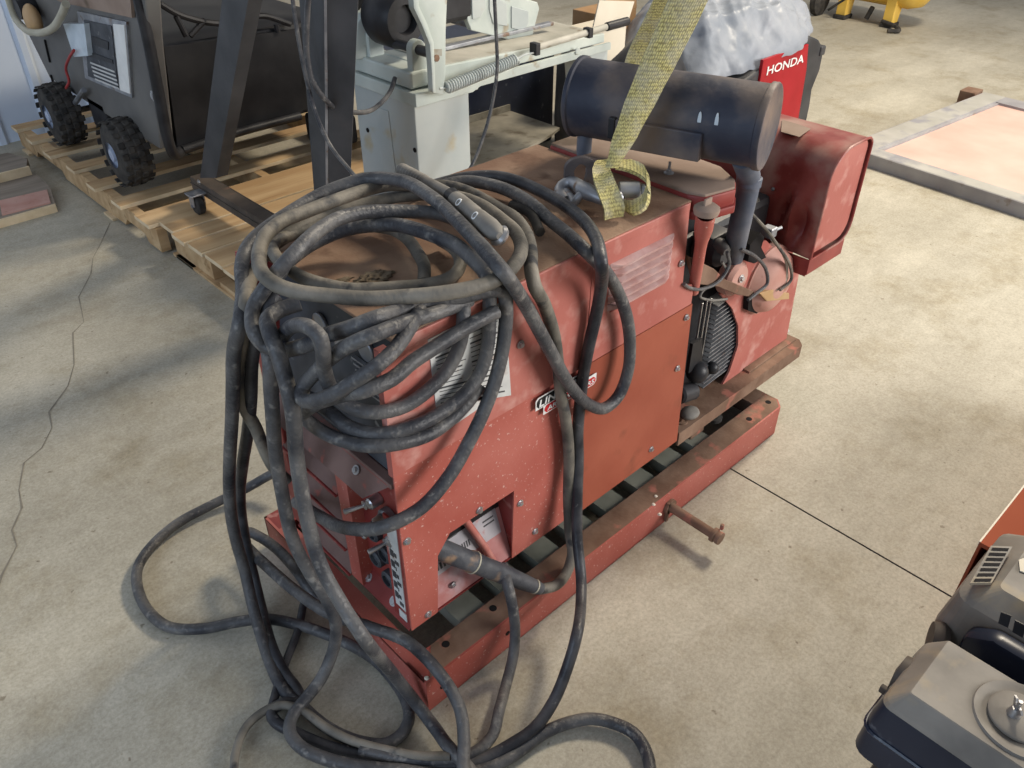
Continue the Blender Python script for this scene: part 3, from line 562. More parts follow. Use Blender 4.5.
# governor arm
A = [(1.355, 0.885, 0.737), (1.468, 0.885, 0.664), (1.519, 0.885, 0.619), (1.668, 0.885, 0.528), (1.690, 0.885, 0.499), (1.592, 0.885, 0.547), (1.498, 0.885, 0.606), (1.399, 0.885, 0.652)]
b = BM(); prism(b, [(p[0], p[2]) for p in A], 'y', 0.878, 0.890, bev=.002); obj('air_deflector', b, 'rustbrown', eng)
A = [(1.705, 0.890, 0.506), (1.775, 0.890, 0.490), (1.872, 0.890, 0.440), (1.880, 0.890, 0.418), (1.756, 0.890, 0.461)]
b = BM(); prism(b, [(p[0], p[2]) for p in A], 'y', 0.880, 0.892, bev=.002); obj('bent_tab', b, 'brass', bh)
# distributor, boots, leads
dc = Vector((1.547, 0.920, 0.687))
b = BM(); box(b, dc + Vector((-.035, -.0, -.05)), dc + Vector((.04, .06, .022)), .006); lathe(b, dc + Vector((-.01, .05, -.02)), dc + Vector((-.01, -.025, -.02)), [(.034, 0), (.034, .8), (.022, 1), (0, 1)], 20); mg = obj('magneto', b, 'dkgrey', eng, smooth=True)
for q, q2 in [((1.531, 0.920, 0.690), (1.521, 0.885, 0.686)), ((1.594, 0.920, 0.679), (1.581, 0.885, 0.675))]:
    b = BM(); lathe(b, q, q2, [(0, 0), (.017, 0), (.018, .4), (.013, .8), (.010, 1), (0, 1)], 16); obj('spark_boot', b, 'midgrey', mg, smooth=True)
def wire(pts, r, m, par, name): b = BM(); tube(b, pts, r, n=8, step=.01); return obj(name, b, m, par, smooth=True)
wire([(1.558, 0.872, 0.685), (1.635, 0.872, 0.637), (1.699, 0.872, 0.578), (1.719, 0.872, 0.531), (1.681, 0.872, 0.523), (1.638, 0.872, 0.517)], .0045, 'cable', mg, 'ignition_lead')
wire([(1.499, 0.872, 0.698), (1.518, 0.872, 0.656), (1.489, 0.872, 0.630), (1.419, 0.872, 0.634), (1.369, 0.872, 0.656), (1.343, 0.872, 0.676)], .0042, 'cable', mg, 'ignition_lead')
wire([(1.495, 0.878, 0.672), (1.520, 0.878, 0.637), (1.485, 0.878, 0.619), (1.437, 0.878, 0.622), (1.425, 0.878, 0.611), (1.479, 0.878, 0.578), (1.546, 0.878, 0.554)], .003, 'stinger', mg, 'ignition_lead')
wire([(1.564, 0.870, 0.776), (1.647, 0.870, 0.709), (1.730, 0.870, 0.634), (1.819, 0.870, 0.546), (1.843, 0.870, 0.496), (1.793, 0.870, 0.485)], .0042, 'cabledust', eng, 'fuel_line')
wire([(1.713, 0.880, 0.653), (1.778, 0.880, 0.597), (1.825, 0.880, 0.534), (1.829, 0.880, 0.485), (1.791, 0.880, 0.482)], .0035, 'creamcable', eng, 'fuel_line')
b = BM(); q = Vector((1.738, 0.900, 0.659)); box(b, q + Vector((-.014, -.01, -.014)), q + Vector((.014, .02, .012)), .003); cyl(b, q, q + Vector((.03, -.01, .006)), .004, n=8); obj('fuel_fitting', b, 'greysteel', eng)
# --- rear tank / air box with dented side
def rear_box():
    x0, x1, zb_, zt2 = 1.885, 2.078, 0.548, 0.832
    prof = []
    prof += [(x0, zb_), (x0, zt2 - .075)]
    for k in range(1, 7): a = k / 6 * math.pi / 2; prof.append((x0 + .09 * (1 - math.cos(a)), zt2 - .075 + .075 * math.sin(a)))
    prof += [(x1 - .028, zt2)]
    for k in range(1, 5): a = k / 4 * math.pi / 2; prof.append((x1 - .028 + .028 * math.sin(a), zt2 - .028 * (1 - math.cos(a))))
    prof += [(x1, zb_ + .05)]
    for k in range(1, 5): a = k / 4 * math.pi / 2; prof.append((x1 - .05 + .05 * math.cos(a), zb_ + .05 - .05 * math.sin(a)))
    return prof
pf = rear_box(); YE = 0.85; YB = 1.28
t = bmesh.new(); NY = 44; rows = []
def refine(pr, h=.012):
    out = []
    for i in range(len(pr)):
        a = Vector(pr[i]); c = Vector(pr[(i + 1) % len(pr)]); k = max(1, int((c - a).length / h))
        for j in range(k): out.append(tuple(a.lerp(c, j / k)))
    return out
pr = refine(pf)
for j in range(NY + 1):
    y = YE + (YB - YE) * j / NY; row = []
    for (x, z) in pr:
        xx, zz2 = x, z
        if x < 1.93:     # dented near side
            d = 0.030 * math.exp(-((y - 0.900) / .020) ** 2) * math.exp(-((z - 0.63) / .055) ** 2) + 0.022 * math.exp(-((y - 0.955 + (z - .66) * .3) / .012) ** 2) * math.exp(-((z - 0.65) / .06) ** 2) + 0.010 * math.exp(-((y - 0.93) / .05) ** 2) * math.exp(-((z - 0.74) / .04) ** 2)
            r_ = 0.014 * math.exp(-((y - 0.93) / .010) ** 2) * math.exp(-((z - 0.64) / .05) ** 2)
            xx = x + d - r_
        row.append(t.verts.new((xx, y, zz2)))
    rows.append(row)
n = len(pr)
for A_, B_ in zip(rows, rows[1:]):
    for k in range(n): t.faces.new((A_[k], A_[(k + 1) % n], B_[(k + 1) % n], B_[k]))
t.faces.new(rows[-1])
b = BM(); merge(b, t); rb = obj('air_box', b, 'tankred', W, smooth=True)
# rolled lip and inset end panel
cx = sum(p[0] for p in pf) / len(pf); cz = sum(p[1] for p in pf) / len(pf)
def shrink(pr, d): return [(cx + (x - cx) * (1 - d / abs(.1)), cz + (z - cz) * (1 - d / .14)) for x, z in pr]
b = BM(); loop = [Vector((x, YE, z)) for x, z in pf]; loop.append(loop[0]); loop.append(loop[1]); tube(b, loop, .0035, n=8, smooth_path=False); obj('rolled_lip', b, 'tankred', rb, smooth=True)
b = BM(); prism(b, shrink(pf, .008), 'y', YE + .006, YE + .009); obj('end_panel', b, 'redup', rb)  # lighter red than the box: light on this end put into the colour
b = BM(); prism(b, [(1.878, 0.548), (1.882, 0.548), (1.882, 0.500), (1.878, 0.500)], 'y', 0.852, 1.15); box(b, (1.878, 0.848, 0.505), (2.06, 0.853, 0.55), .001); obj('lower_flange', b, 'dkred', rb)
q = (1.900, 0.958, 0.851)
b = BM(); quadslab(b, [(2.006, 1.072, 0.834), (2.005, 1.019, 0.834), (1.998, 0.983, 0.834), (1.922, 0.972, 0.834), (1.922, 1.024, 0.834)], (0, 0, .0010)); obj('faded_decal', b, 'tankdust', rb)
for q in [(1.884, 0.994, 0.700), (1.884, 1.019, 0.675)]: bolt(q, (-1, 0, 0), rb, .004)
b = BM(); box(b, (1.90, 0.97, 0.205), (2.03, 1.26, 0.548), .004); obj('air_box_stand', b, 'dkred', W)
# --- lifting eye
le = Vector((1.197, 1.060, 0.866))
def lug(cx_, cy, cz_, w, h, hole_r, th):
    b = BM(); t = bmesh.new(); N_ = 28; out = []; inn = []
    for k in range(N_ + 1):
        a = math.pi * k / N_; o = (math.cos(a) * w / 2, h - w / 2 * .75 + math.sin(a) * w / 2 * .75)
        out.append(o)
    outer = [(w / 2, 0)] + out + [(-w / 2, 0)]
    iz = h - w / 2
    ring = []
    for k, o in enumerate(outer):
        a = math.atan2(o[1] - iz * .9, o[0]); ring.append((math.cos(a) * hole_r * .8, iz * .9 + math.sin(a) * hole_r * 1.25))
    fo = [t.verts.new((x, -th / 2, z)) for x, z in outer]; fi = [t.verts.new((x, -th / 2, z)) for x, z in ring]
    m_ = len(outer)
    for k in range(m_): t.faces.new((fo[k], fo[(k + 1) % m_], fi[(k + 1) % m_], fi[k]))
    r = bmesh.ops.extrude_face_region(t, geom=t.faces[:])
    for v in r['geom']:
        if isinstance(v, bmesh.types.BMVert): v.co.y += th
    return t
t = lug(0, 0, 0, .066, .082, .019, .012); b = BM(); t.transform(Matrix.Translation(le) @ Matrix.Rotation(R(-35), 4, 'Z')); merge(b, t)
obj('lifting_eye', b, 'muffler', W)

# ------------------------------------------------------------------ welding cables (one object per cable)
CABLES = [
  ('A', 'long dusty cable ending in the insulated plug pushed into the side outlet', 0.0121, 'cabledust', [(0.851,0.805,0.135), (0.895,0.801,0.115), (0.937,0.810,0.111), (0.972,0.825,0.134), (0.980,0.843,0.190), (0.982,0.855,0.286), (0.984,0.862,0.409), (0.969,0.862,0.509), (0.950,0.861,0.584), (0.937,0.860,0.661), (0.920,0.858,0.739), (0.889,0.854,0.817), (0.844,0.836,0.883), (0.853,0.853,0.903), (0.898,0.899,0.900), (0.938,0.950,0.901), (0.964,1.006,0.905), (0.973,1.061,0.904), (0.977,1.114,0.906), (0.976,1.162,0.908), (0.961,1.202,0.910), (0.921,1.234,0.912), (0.867,1.253,0.924), (0.807,1.253,0.931), (0.742,1.243,0.936), (0.666,1.234,0.938), (0.606,1.218,0.942), (0.558,1.187,0.943), (0.519,1.141,0.938), (0.497,1.095,0.933), (0.497,1.052,0.928), (0.513,1.017,0.924), (0.547,0.977,0.920), (0.582,0.938,0.918), (0.620,0.901,0.921), (0.670,0.854,0.928), (0.729,0.832,0.928), (0.794,0.845,0.923), (0.852,0.876,0.925), (0.892,0.928,0.926), (0.916,0.990,0.923), (0.938,1.067,0.918), (0.949,1.141,0.908), (0.936,1.205,0.900), (0.894,1.253,0.893), (0.836,1.282,0.889), (0.774,1.292,0.888), (0.712,1.287,0.890), (0.652,1.274,0.888), (0.590,1.255,0.880), (0.528,1.206,0.870), (0.471,1.122,0.872), (0.461,1.136,0.815), (0.459,1.171,0.748), (0.458,1.195,0.679), (0.461,1.205,0.620), (0.471,1.202,0.568), (0.478,1.202,0.508), (0.486,1.196,0.461), (0.500,1.178,0.426)]),
  ('B', 'longest black cable, reaching the wide floor loop on the left', 0.0126, 'cable', [(0.955,1.249,0.885), (0.999,1.244,0.891), (1.028,1.223,0.895), (1.047,1.174,0.898), (1.048,1.113,0.902), (1.041,1.041,0.899), (1.025,0.977,0.893), (1.010,0.916,0.890), (0.995,0.857,0.883), (1.046,0.855,0.828), (1.088,0.854,0.769), (1.120,0.850,0.701), (1.140,0.850,0.632), (1.138,0.845,0.561), (1.112,0.843,0.509), (1.068,0.842,0.499), (1.013,0.843,0.538), (0.953,0.844,0.618), (0.894,0.845,0.728), (0.832,0.842,0.843), (0.783,0.826,0.913), (0.762,0.824,0.943), (0.784,0.902,0.953), (0.809,0.988,0.958), (0.843,1.095,0.954), (0.852,1.198,0.953), (0.822,1.269,0.944), (0.753,1.300,0.930), (0.683,1.294,0.921), (0.610,1.275,0.913), (0.575,1.266,0.905), (0.547,1.250,0.897), (0.521,1.222,0.886), (0.494,1.174,0.870), (0.451,1.112,0.853), (0.441,1.140,0.788), (0.436,1.168,0.705), (0.431,1.201,0.613), (0.425,1.241,0.508), (0.419,1.276,0.406), (0.412,1.296,0.307), (0.409,1.302,0.220), (0.405,1.290,0.139), (0.387,1.247,0.076), (0.361,1.164,0.042), (0.346,1.103,0.025), (0.340,1.050,0.017), (0.348,1.000,0.018), (0.353,0.952,0.018), (0.367,0.898,0.016), (0.394,0.845,0.015), (0.425,0.812,0.015), (0.461,0.807,0.015), (0.494,0.826,0.016), (0.513,0.862,0.015), (0.523,0.919,0.016), (0.522,0.986,0.018), (0.502,1.060,0.020), (0.475,1.125,0.021), (0.446,1.182,0.021), (0.404,1.238,0.024), (0.353,1.279,0.020), (0.290,1.319,0.015), (0.237,1.375,0.015), (0.221,1.448,0.015), (0.229,1.523,0.020), (0.256,1.587,0.021), (0.309,1.633,0.020), (0.390,1.660,0.023), (0.485,1.659,0.026), (0.574,1.638,0.040), (0.643,1.607,0.071), (0.685,1.567,0.100)]),
  ('Cc', 'black cable hanging straight past the badge to the floor, right one of the pair', 0.0121, 'cabledark', [(0.348,1.004,0.020), (0.318,1.027,0.023), (0.294,1.026,0.022), (0.290,1.000,0.021), (0.305,0.956,0.021), (0.337,0.887,0.017), (0.386,0.811,0.017), (0.425,0.758,0.020), (0.481,0.693,0.020), (0.528,0.658,0.022), (0.591,0.637,0.027), (0.656,0.624,0.037), (0.714,0.629,0.062), (0.767,0.644,0.105), (0.810,0.661,0.157), (0.890,0.722,0.134), (0.937,0.766,0.142), (0.969,0.811,0.207), (0.991,0.837,0.293), (1.006,0.854,0.387), (1.006,0.860,0.463), (1.010,0.862,0.535), (1.018,0.864,0.605), (1.025,0.861,0.668), (1.035,0.856,0.741), (1.022,0.839,0.812), (0.983,0.811,0.883), (1.024,0.859,0.894), (1.057,0.918,0.899), (1.079,0.987,0.901), (1.091,1.058,0.902), (1.093,1.122,0.903), (1.080,1.179,0.903), (1.047,1.229,0.897), (1.006,1.261,0.888), (0.963,1.274,0.883), (0.918,1.273,0.880)]),
  ('D', 'black cable down the front end, left of the two upright strands', 0.0126, 'cable', [(0.759,0.841,0.900), (0.772,0.874,0.914), (0.779,0.914,0.923), (0.781,0.960,0.932), (0.776,1.006,0.933), (0.768,1.056,0.932), (0.760,1.097,0.928), (0.738,1.133,0.922), (0.703,1.161,0.917), (0.657,1.175,0.909), (0.609,1.171,0.903), (0.560,1.149,0.897), (0.514,1.113,0.883), (0.492,1.112,0.840), (0.477,1.087,0.809), (0.461,1.054,0.799), (0.456,1.058,0.754), (0.450,1.064,0.684), (0.446,1.074,0.615), (0.441,1.074,0.525), (0.431,1.052,0.415), (0.439,1.027,0.330), (0.451,1.002,0.262), (0.456,0.996,0.186), (0.441,1.002,0.109), (0.400,0.996,0.060), (0.353,0.987,0.045), (0.315,0.974,0.042), (0.295,0.949,0.042), (0.294,0.908,0.040), (0.316,0.857,0.037), (0.357,0.799,0.033), (0.412,0.740,0.028), (0.469,0.679,0.021), (0.525,0.642,0.018), (0.569,0.625,0.017), (0.614,0.618,0.016), (0.666,0.611,0.019), (0.716,0.593,0.020), (0.760,0.563,0.022), (0.787,0.523,0.020), (0.797,0.487,0.021), (0.789,0.453,0.021), (0.764,0.418,0.022), (0.717,0.380,0.018)]),
  ('E', 'black cable sweeping from the right side across the front end below all other bights', 0.0123, 'cable', [(0.871,0.996,0.905), (0.864,1.042,0.918), (0.842,1.083,0.928), (0.814,1.105,0.933), (0.773,1.123,0.941), (0.723,1.134,0.951), (0.671,1.133,0.957), (0.625,1.117,0.959), (0.582,1.095,0.958), (0.546,1.084,0.948), (0.519,1.088,0.928), (0.497,1.102,0.898), (0.477,1.105,0.876), (0.461,1.088,0.864), (0.451,1.062,0.852), (0.458,1.052,0.833), (0.472,1.027,0.831), (0.489,0.984,0.851), (0.502,0.934,0.888), (0.522,0.897,0.909), (0.552,0.874,0.923), (0.612,0.893,0.903), (0.659,0.894,0.896), (0.718,0.867,0.898), (0.763,0.851,0.898), (0.790,0.852,0.882), (0.795,0.852,0.843), (0.783,0.847,0.783), (0.760,0.843,0.724), (0.728,0.840,0.672), (0.689,0.837,0.627), (0.638,0.831,0.586), (0.574,0.831,0.554), (0.511,0.848,0.542), (0.491,0.948,0.476), (0.499,1.064,0.413), (0.510,1.184,0.359)]),
  ('F', 'dusty cable of the innermost ring, lying on the rusty top', 0.0112, 'cabledust', [(0.832,1.067,0.885), (0.828,1.032,0.887), (0.816,0.995,0.886), (0.790,0.964,0.883), (0.752,0.948,0.883), (0.711,0.959,0.883), (0.676,0.980,0.884), (0.642,1.006,0.883), (0.612,1.034,0.883), (0.586,1.084,0.884), (0.575,1.126,0.885), (0.576,1.163,0.885), (0.578,1.201,0.889), (0.589,1.236,0.892), (0.612,1.258,0.891), (0.641,1.268,0.886), (0.679,1.271,0.884), (0.730,1.267,0.885), (0.786,1.258,0.885)]),
  ('G1', 'cable bight round the front corner, lowest one touching the data plate', 0.0119, 'cable', [(0.771,0.865,0.885), (0.770,0.865,0.861), (0.757,0.857,0.792), (0.737,0.855,0.746), (0.700,0.853,0.721), (0.639,0.854,0.708), (0.582,0.855,0.712), (0.542,0.880,0.707), (0.518,0.930,0.705), (0.511,0.977,0.714), (0.510,1.035,0.710), (0.510,1.087,0.700)]),
  ('G2', 'cable bight round the front corner, curling into a small loop above the hood strip', 0.0116, 'cable', [(0.744,0.903,0.880), (0.716,0.867,0.873), (0.702,0.860,0.825), (0.677,0.858,0.790), (0.633,0.857,0.766), (0.579,0.860,0.755), (0.532,0.871,0.762), (0.509,0.899,0.768), (0.493,0.919,0.792), (0.483,0.918,0.839), (0.472,0.892,0.894), (0.472,0.894,0.917), (0.472,0.916,0.922), (0.477,0.964,0.904), (0.481,1.012,0.871), (0.484,1.047,0.831), (0.500,1.064,0.796)]),
  ('G3', 'cable folded back on itself over the black name plate at the front corner', 0.0119, 'cable', [(0.766,0.845,0.858), (0.730,0.844,0.859), (0.682,0.845,0.854), (0.636,0.843,0.850), (0.589,0.839,0.847), (0.545,0.833,0.840), (0.502,0.838,0.839), (0.487,0.896,0.804), (0.477,0.960,0.756), (0.472,0.993,0.717), (0.485,0.971,0.693), (0.501,0.924,0.689), (0.522,0.876,0.696), (0.560,0.853,0.694), (0.621,0.852,0.679), (0.673,0.858,0.680), (0.712,0.861,0.692), (0.743,0.864,0.712)]),
  ('G4', 'shiny cable hooked just below the front of the ring', 0.0116, 'cable', [(0.655,0.895,0.890), (0.607,0.858,0.898), (0.565,0.839,0.887), (0.522,0.827,0.881), (0.493,0.851,0.853), (0.472,0.873,0.830), (0.456,0.909,0.804), (0.451,0.943,0.791), (0.462,0.956,0.800), (0.476,0.940,0.827), (0.492,0.905,0.869), (0.507,0.868,0.903), (0.532,0.842,0.921), (0.600,0.863,0.902), (0.670,0.871,0.887), (0.736,0.875,0.880)]),
  ('H', 'dusty cable down the front end, right of the two upright strands', 0.0128, 'cable', [(0.528,1.047,0.885), (0.501,1.057,0.881), (0.471,1.050,0.879), (0.456,1.020,0.873), (0.451,0.997,0.855), (0.446,0.976,0.812), (0.441,0.963,0.760), (0.435,0.970,0.663), (0.422,0.950,0.550), (0.415,0.918,0.459), (0.418,0.870,0.393), (0.421,0.822,0.351), (0.485,0.850,0.147), (0.513,0.815,0.045), (0.509,0.753,0.037), (0.501,0.709,0.047), (0.505,0.654,0.035), (0.500,0.598,0.020)]),
  ('I', 'cable running beside the outermost strand at the left corner of the machine', 0.0121, 'cabledark', [(0.516,1.102,0.880), (0.491,1.097,0.862), (0.481,1.128,0.807), (0.476,1.160,0.743), (0.470,1.192,0.641), (0.466,1.230,0.549), (0.459,1.280,0.439), (0.452,1.320,0.337), (0.448,1.343,0.247), (0.441,1.344,0.156), (0.431,1.322,0.073), (0.408,1.260,0.032), (0.370,1.143,0.037), (0.362,1.083,0.018), (0.362,1.044,0.015), (0.356,1.011,0.014)]),
  ('J', 'cable doubled back in a tight fold over the front beam of the skid', 0.0126, 'cable', [(0.518,1.149,0.030), (0.507,1.197,0.067), (0.505,1.253,0.097), (0.505,1.336,0.101), (0.496,1.400,0.098), (0.482,1.438,0.096), (0.462,1.432,0.094), (0.456,1.379,0.104), (0.456,1.283,0.118), (0.459,1.166,0.137), (0.477,1.055,0.147), (0.519,0.967,0.147), (0.552,0.896,0.143), (0.562,0.824,0.127), (0.560,0.763,0.107), (0.550,0.725,0.091), (0.526,0.689,0.070), (0.493,0.654,0.050), (0.458,0.618,0.030)]),
  ('K', 'thin dark cable coming out from under the front beam of the skid', 0.0093, 'cabledark', [(0.543,1.266,0.020), (0.492,1.220,0.021), (0.443,1.166,0.017), (0.396,1.127,0.016), (0.356,1.093,0.016), (0.326,1.063,0.016), (0.303,1.039,0.018)]),
  ('L', 'grey-black cable dropping from under the plug across the side rail', 0.0116, 'cable', [(0.790,0.860,0.212), (0.766,0.822,0.211), (0.761,0.802,0.168), (0.753,0.784,0.103), (0.731,0.767,0.050), (0.683,0.738,0.027), (0.624,0.696,0.042), (0.587,0.673,0.032), (0.546,0.670,0.029), (0.507,0.682,0.032), (0.463,0.718,0.032), (0.419,0.768,0.032), (0.377,0.829,0.030)]),
  ('N', 'thinner dusty cable in a wide loop at the bottom left of the pile', 0.0088, 'cabledust', [(0.158,0.914,0.014), (0.182,0.973,0.018), (0.209,1.010,0.017), (0.243,1.034,0.019), (0.282,1.036,0.024), (0.316,1.016,0.034), (0.339,0.972,0.038), (0.353,0.914,0.035), (0.373,0.857,0.036), (0.411,0.792,0.037), (0.451,0.733,0.042), (0.492,0.691,0.045)]),
  ('Q', 'short dusty cable end curling down inside the coil', 0.0112, 'cabledust', [(0.777,1.200,0.885), (0.789,1.153,0.890), (0.786,1.103,0.890), (0.770,1.054,0.887), (0.747,1.006,0.887), (0.713,0.964,0.884)]),
]

cable_objs = {}
for key, lab, r, m, pts in CABLES:
    b = BM(); tube(b, pts, r, n=14, step=0.010)
    o = obj('welding_cable', b, m, None, loc=pts[0], smooth=True); tag(o, lab, 'cable', 'heap of black welding cables')
    cable_objs[key] = o
# plug body in the side outlet
q = [Vector(p) for p in [(0.661, 0.905, 0.326), (0.851, 0.805, 0.135)]]
b = BM(); lathe(b, q[0] - (q[1] - q[0]) * .06, q[1], [(0, 0), (0.021, 0), (0.0225, .05), (0.0215, .30), (0.0235, .32), (0.0235, .345), (0.0215, .37), (0.021, .62), (0.0175, .85), (0.0145, .97), (0.0125, 1.0), (0, 1.0)], 28)
pb = obj('plug_body', b, 'plug', cable_objs['A'], smooth=True)
for s in (.31, .93):
    c = q[0].lerp(q[1], s); d = (q[1] - q[0]).normalized(); rr = .0245 if s < .5 else .0165
    b = BM(); lathe(b, c - d * .002, c + d * .002, [(rr - .003, 0), (rr, .1), (rr, .9), (rr - .003, 1)], 24); obj('cable_tie', b, 'creamcable', pb, smooth=True)
# electrode holder lying on the coil
h = [Vector(p) for p in [(0.912, 1.278, 0.935), (0.871, 1.077, 0.955), (0.811, 0.883, 0.965)]]
sg = thing('electrode_holder', 'dusty grey electrode holder with a ribbed sleeve on top of the cable coil', 'welding tool', h[0])
d1 = (h[1] - h[0]).normalized()
prof = [(0, 0), (0.0135, 0)]
for k in range(9): prof += [(0.0138, .04 + k * .055), (0.0115, .04 + k * .055 + .025)]
prof += [(0.0125, .56), (0.0125, .97), (0.0, 1)]
b = BM(); lathe(b, h[0], h[1], prof, 20); obj('ribbed_sleeve', b, 'stinger', sg, smooth=True)
b = BM(); lathe(b, h[1], h[1] + (h[2] - h[1]) * .10, [(0, 0), (0.0155, 0), (0.0155, 1), (0, 1)], 20); obj('neck_band', b, 'black', sg, smooth=True)
b = BM(); lathe(b, h[1] + (h[2] - h[1]) * .08, h[2], [(0, 0), (0.0150, 0), (0.0165, .1), (0.0165, .45), (0.0150, .5), (0.0165, .55), (0.0175, .8), (0.0150, .93), (0.006, 1), (0, 1)], 24); hd = obj('holder_body', b, 'stinger', sg, smooth=True)
d2 = (h[2] - h[1]).normalized(); vw = (Vector((0, 0, 1.55)) - h[1]).normalized(); nn = (vw - d2 * vw.dot(d2)).normalized()
for s in (.30, .64):
    c = h[1].lerp(h[2], s) + nn * .0155
    b = BM(); lathe(b, c - nn * .003, c + nn * .0018, [(0, 0), (.0075, 0), (.0075, .8), (.0055, 1), (0.0045, .6), (0, .6)], 18); obj('screw', b, 'white', hd, smooth=True)
c = h[1].lerp(h[2], .93); sd = d2.cross(nn)
b = BM(); lathe(b, c - nn * .013 , c - nn * .002, [(0, 0), (.017, 0), (.019, .5), (.015, 1), (0, 1)], 20); obj('jaw_tip', b, 'steel', hd, smooth=True)
# second dark clamp lying behind the coil
k = [Vector(p) for p in [(1.032, 1.088, 0.885), (1.024, 1.029, 0.890), (0.987, 0.965, 0.885)]]
b = BM(); tube(b, [k[0], k[1], k[2]], .010, n=10); o = obj('ground_clamp', b, 'rubber', None, loc=k[0], smooth=True); tag(o, 'black curved clamp handle on the rusty top right of the coil', 'clamp')
# debris on the top
for (c, s, lb) in (((0.677, 1.057, 0.868), (.034, .022, .010), 'larger clump of dry brown debris inside the coil on the machine top'), ((0.617, 1.089, 0.868), (.032, .010, .006), 'smaller streak of dry brown debris at the inner ring of the coil')):
    t = bmesh.new(); bmesh.ops.create_icosphere(t, subdivisions=4, radius=1)
    for v in t.verts:
        r_ = 1 + .25 * math.sin(v.co.x * 9 + 2) * math.sin(v.co.y * 11) + .12 * random.uniform(-1, 1)
        v.co = Vector((v.co.x * s[0] * r_, v.co.y * s[1] * r_, max(0, v.co.z) * s[2] * r_)) + Vector((c[0], c[1], .8662))
    b = BM(); merge(b, t); tag(obj('debris_clump', b, 'nest', None, loc=(c[0], c[1], .8662)), lb, 'debris', 'dry debris on the machine top')

# ------------------------------------------------------------------ shackle and lifting sling
sk = Vector((1.162, 0.966, 0.895))
sa, sb_, sc_ = [Vector(p) for p in [(1.144, 1.042, 0.885), (1.259, 0.939, 0.900), (1.241, 1.055, 0.905)]]
root = thing('shackle', 'grey steel bow shackle through the lifting eye on the machine top', 'shackle', (sk.x, sk.y, .866))
bow = [(1.132, 1.036, 0.880), (1.141, 1.062, 0.886), (1.160, 1.074, 0.892), (1.174, 1.063, 0.900), (1.159, 1.014, 0.902), (1.154, 0.978, 0.902), (1.161, 0.957, 0.898), (1.192, 0.948, 0.898)]
b = BM(); tube(b, bow, .0105, n=16, rfun=lambda s: .0120 + .005 * math.exp(-((s - .62) / .12) ** 2)); obj('bow', b, 'greysteel', root, smooth=True)
bow2 = [(1.152, 1.007, 0.902), (1.139, 1.011, 0.892), (1.134, 1.014, 0.882)]
b = BM(); tube(b, bow2, .0085, n=14); cyl(b, bow2[2], Vector(bow2[0]) + Vector((0, .05, -.015)), .009, n=14); obj('bow_end', b, 'greysteel', root, smooth=True)
b = BM(); pz = [Vector(p) for p in [(1.208, 0.967, 0.902), (1.240, 0.937, 0.902)]]; cyl(b, pz[0], pz[1], .0165, n=24, bev=.003); cyl(b, pz[1], pz[1] + (pz[1] - pz[0]).normalized() * .010, .011, n=20, bev=.002); obj('shackle_pin', b, 'greysteel', root, smooth=True)
b = BM(); e = [Vector(p) for p in [(1.277, 1.101, 0.930), (1.262, 1.081, 0.885)]]; cyl(b, (e[1].x, e[1].y, .866), (e[1].x, e[1].y, .912), .016, n=20, bev=.004); obj('pin_bolt', b, 'greysteel', root, smooth=True)
def ribbon(C, Wd, th, name, m, par=None, close=False, fold=0.0):
    """C: centre points, Wd: half-width vectors"""
    n = len(C); seg = 10
    P = spline(C, .012); t = bmesh.new(); uvl = t.loops.layers.uv.new('UVMap')
    cl = [0.0]
    for a, c in zip(C, C[1:]): cl.append(cl[-1] + (Vector(c) - Vector(a)).length)
    acc = 0; rows = []; prev = None; Ls = []
    tot = 0
    for i, p in enumerate(P):
        if i: tot += (P[i] - P[i - 1]).length
        Ls.append(tot)
    for i, p in enumerate(P):
        s = Ls[i] / tot * cl[-1]; k = 0
        while k < n - 2 and s > cl[k + 1]: k += 1
        f = (s - cl[k]) / max(1e-6, cl[k + 1] - cl[k]); f = min(max(f, 0), 1); f = f * f * (3 - 2 * f)
        wv = Vector(Wd[k]).lerp(Vector(Wd[k + 1]), f)
        d = (P[min(i + 1, len(P) - 1)] - P[max(i - 1, 0)]).normalized(); nr = d.cross(wv).normalized()
        row = []
        for side in (1, -1):
            for j in range(seg + 1):
                q = (j / seg - .5) * 2 * side
                row.append(t.verts.new(p + wv * q + nr * (th / 2 * side) + nr * fold * (q * q)))
        rows.append(row)
    m_ = len(rows[0])
    for i, (A, B_) in enumerate(zip(rows, rows[1:])):
        for k in range(m_):
            f = t.faces.new((A[k], A[(k + 1) % m_], B_[(k + 1) % m_], B_[k]))
            ks = [k, k + 1, k + 1, k]; vs_ = [Ls[i], Ls[i], Ls[i + 1], Ls[i + 1]]
            for l, kk, vv in zip(f.loops, ks, vs_): l[uvl].uv = ((kk / m_) * 2, vv * 1.1)
    t.faces.new(rows[0]); t.faces.new(rows[-1][::-1])
    return obj(name, t, m, par, smooth=True)
sl = thing('lifting_sling', 'worn yellow webbing sling looped through the shackle and rising past the muffler', 'sling', (sk.x, sk.y, .89))
Cc = [(1.202, 0.982, 0.945), (1.229, 0.973, 1.010), (1.251, 0.960, 1.075), (1.266, 0.939, 1.145), (1.279, 0.916, 1.215), (1.278, 0.889, 1.280), (1.199, 0.791, 1.400)]
cv = Vector((0.73, -0.69, 0))
ribbon(Cc, [cv * .013, cv * .024, cv * .030, cv * .033, cv * .034, cv * .034, cv * .034], .005, 'main_strap', 'web', sl, fold=.004)
Cd = [(1.284, 1.041, 0.990), (1.384, 1.110, 1.020), (1.481, 1.162, 1.060), (1.527, 1.156, 1.120), (1.532, 1.118, 1.185), (1.515, 1.069, 1.250), (1.370, 0.917, 1.385)]
bk = [Vector(p) + Vector((.02, .05, 0)) for p in Cd]
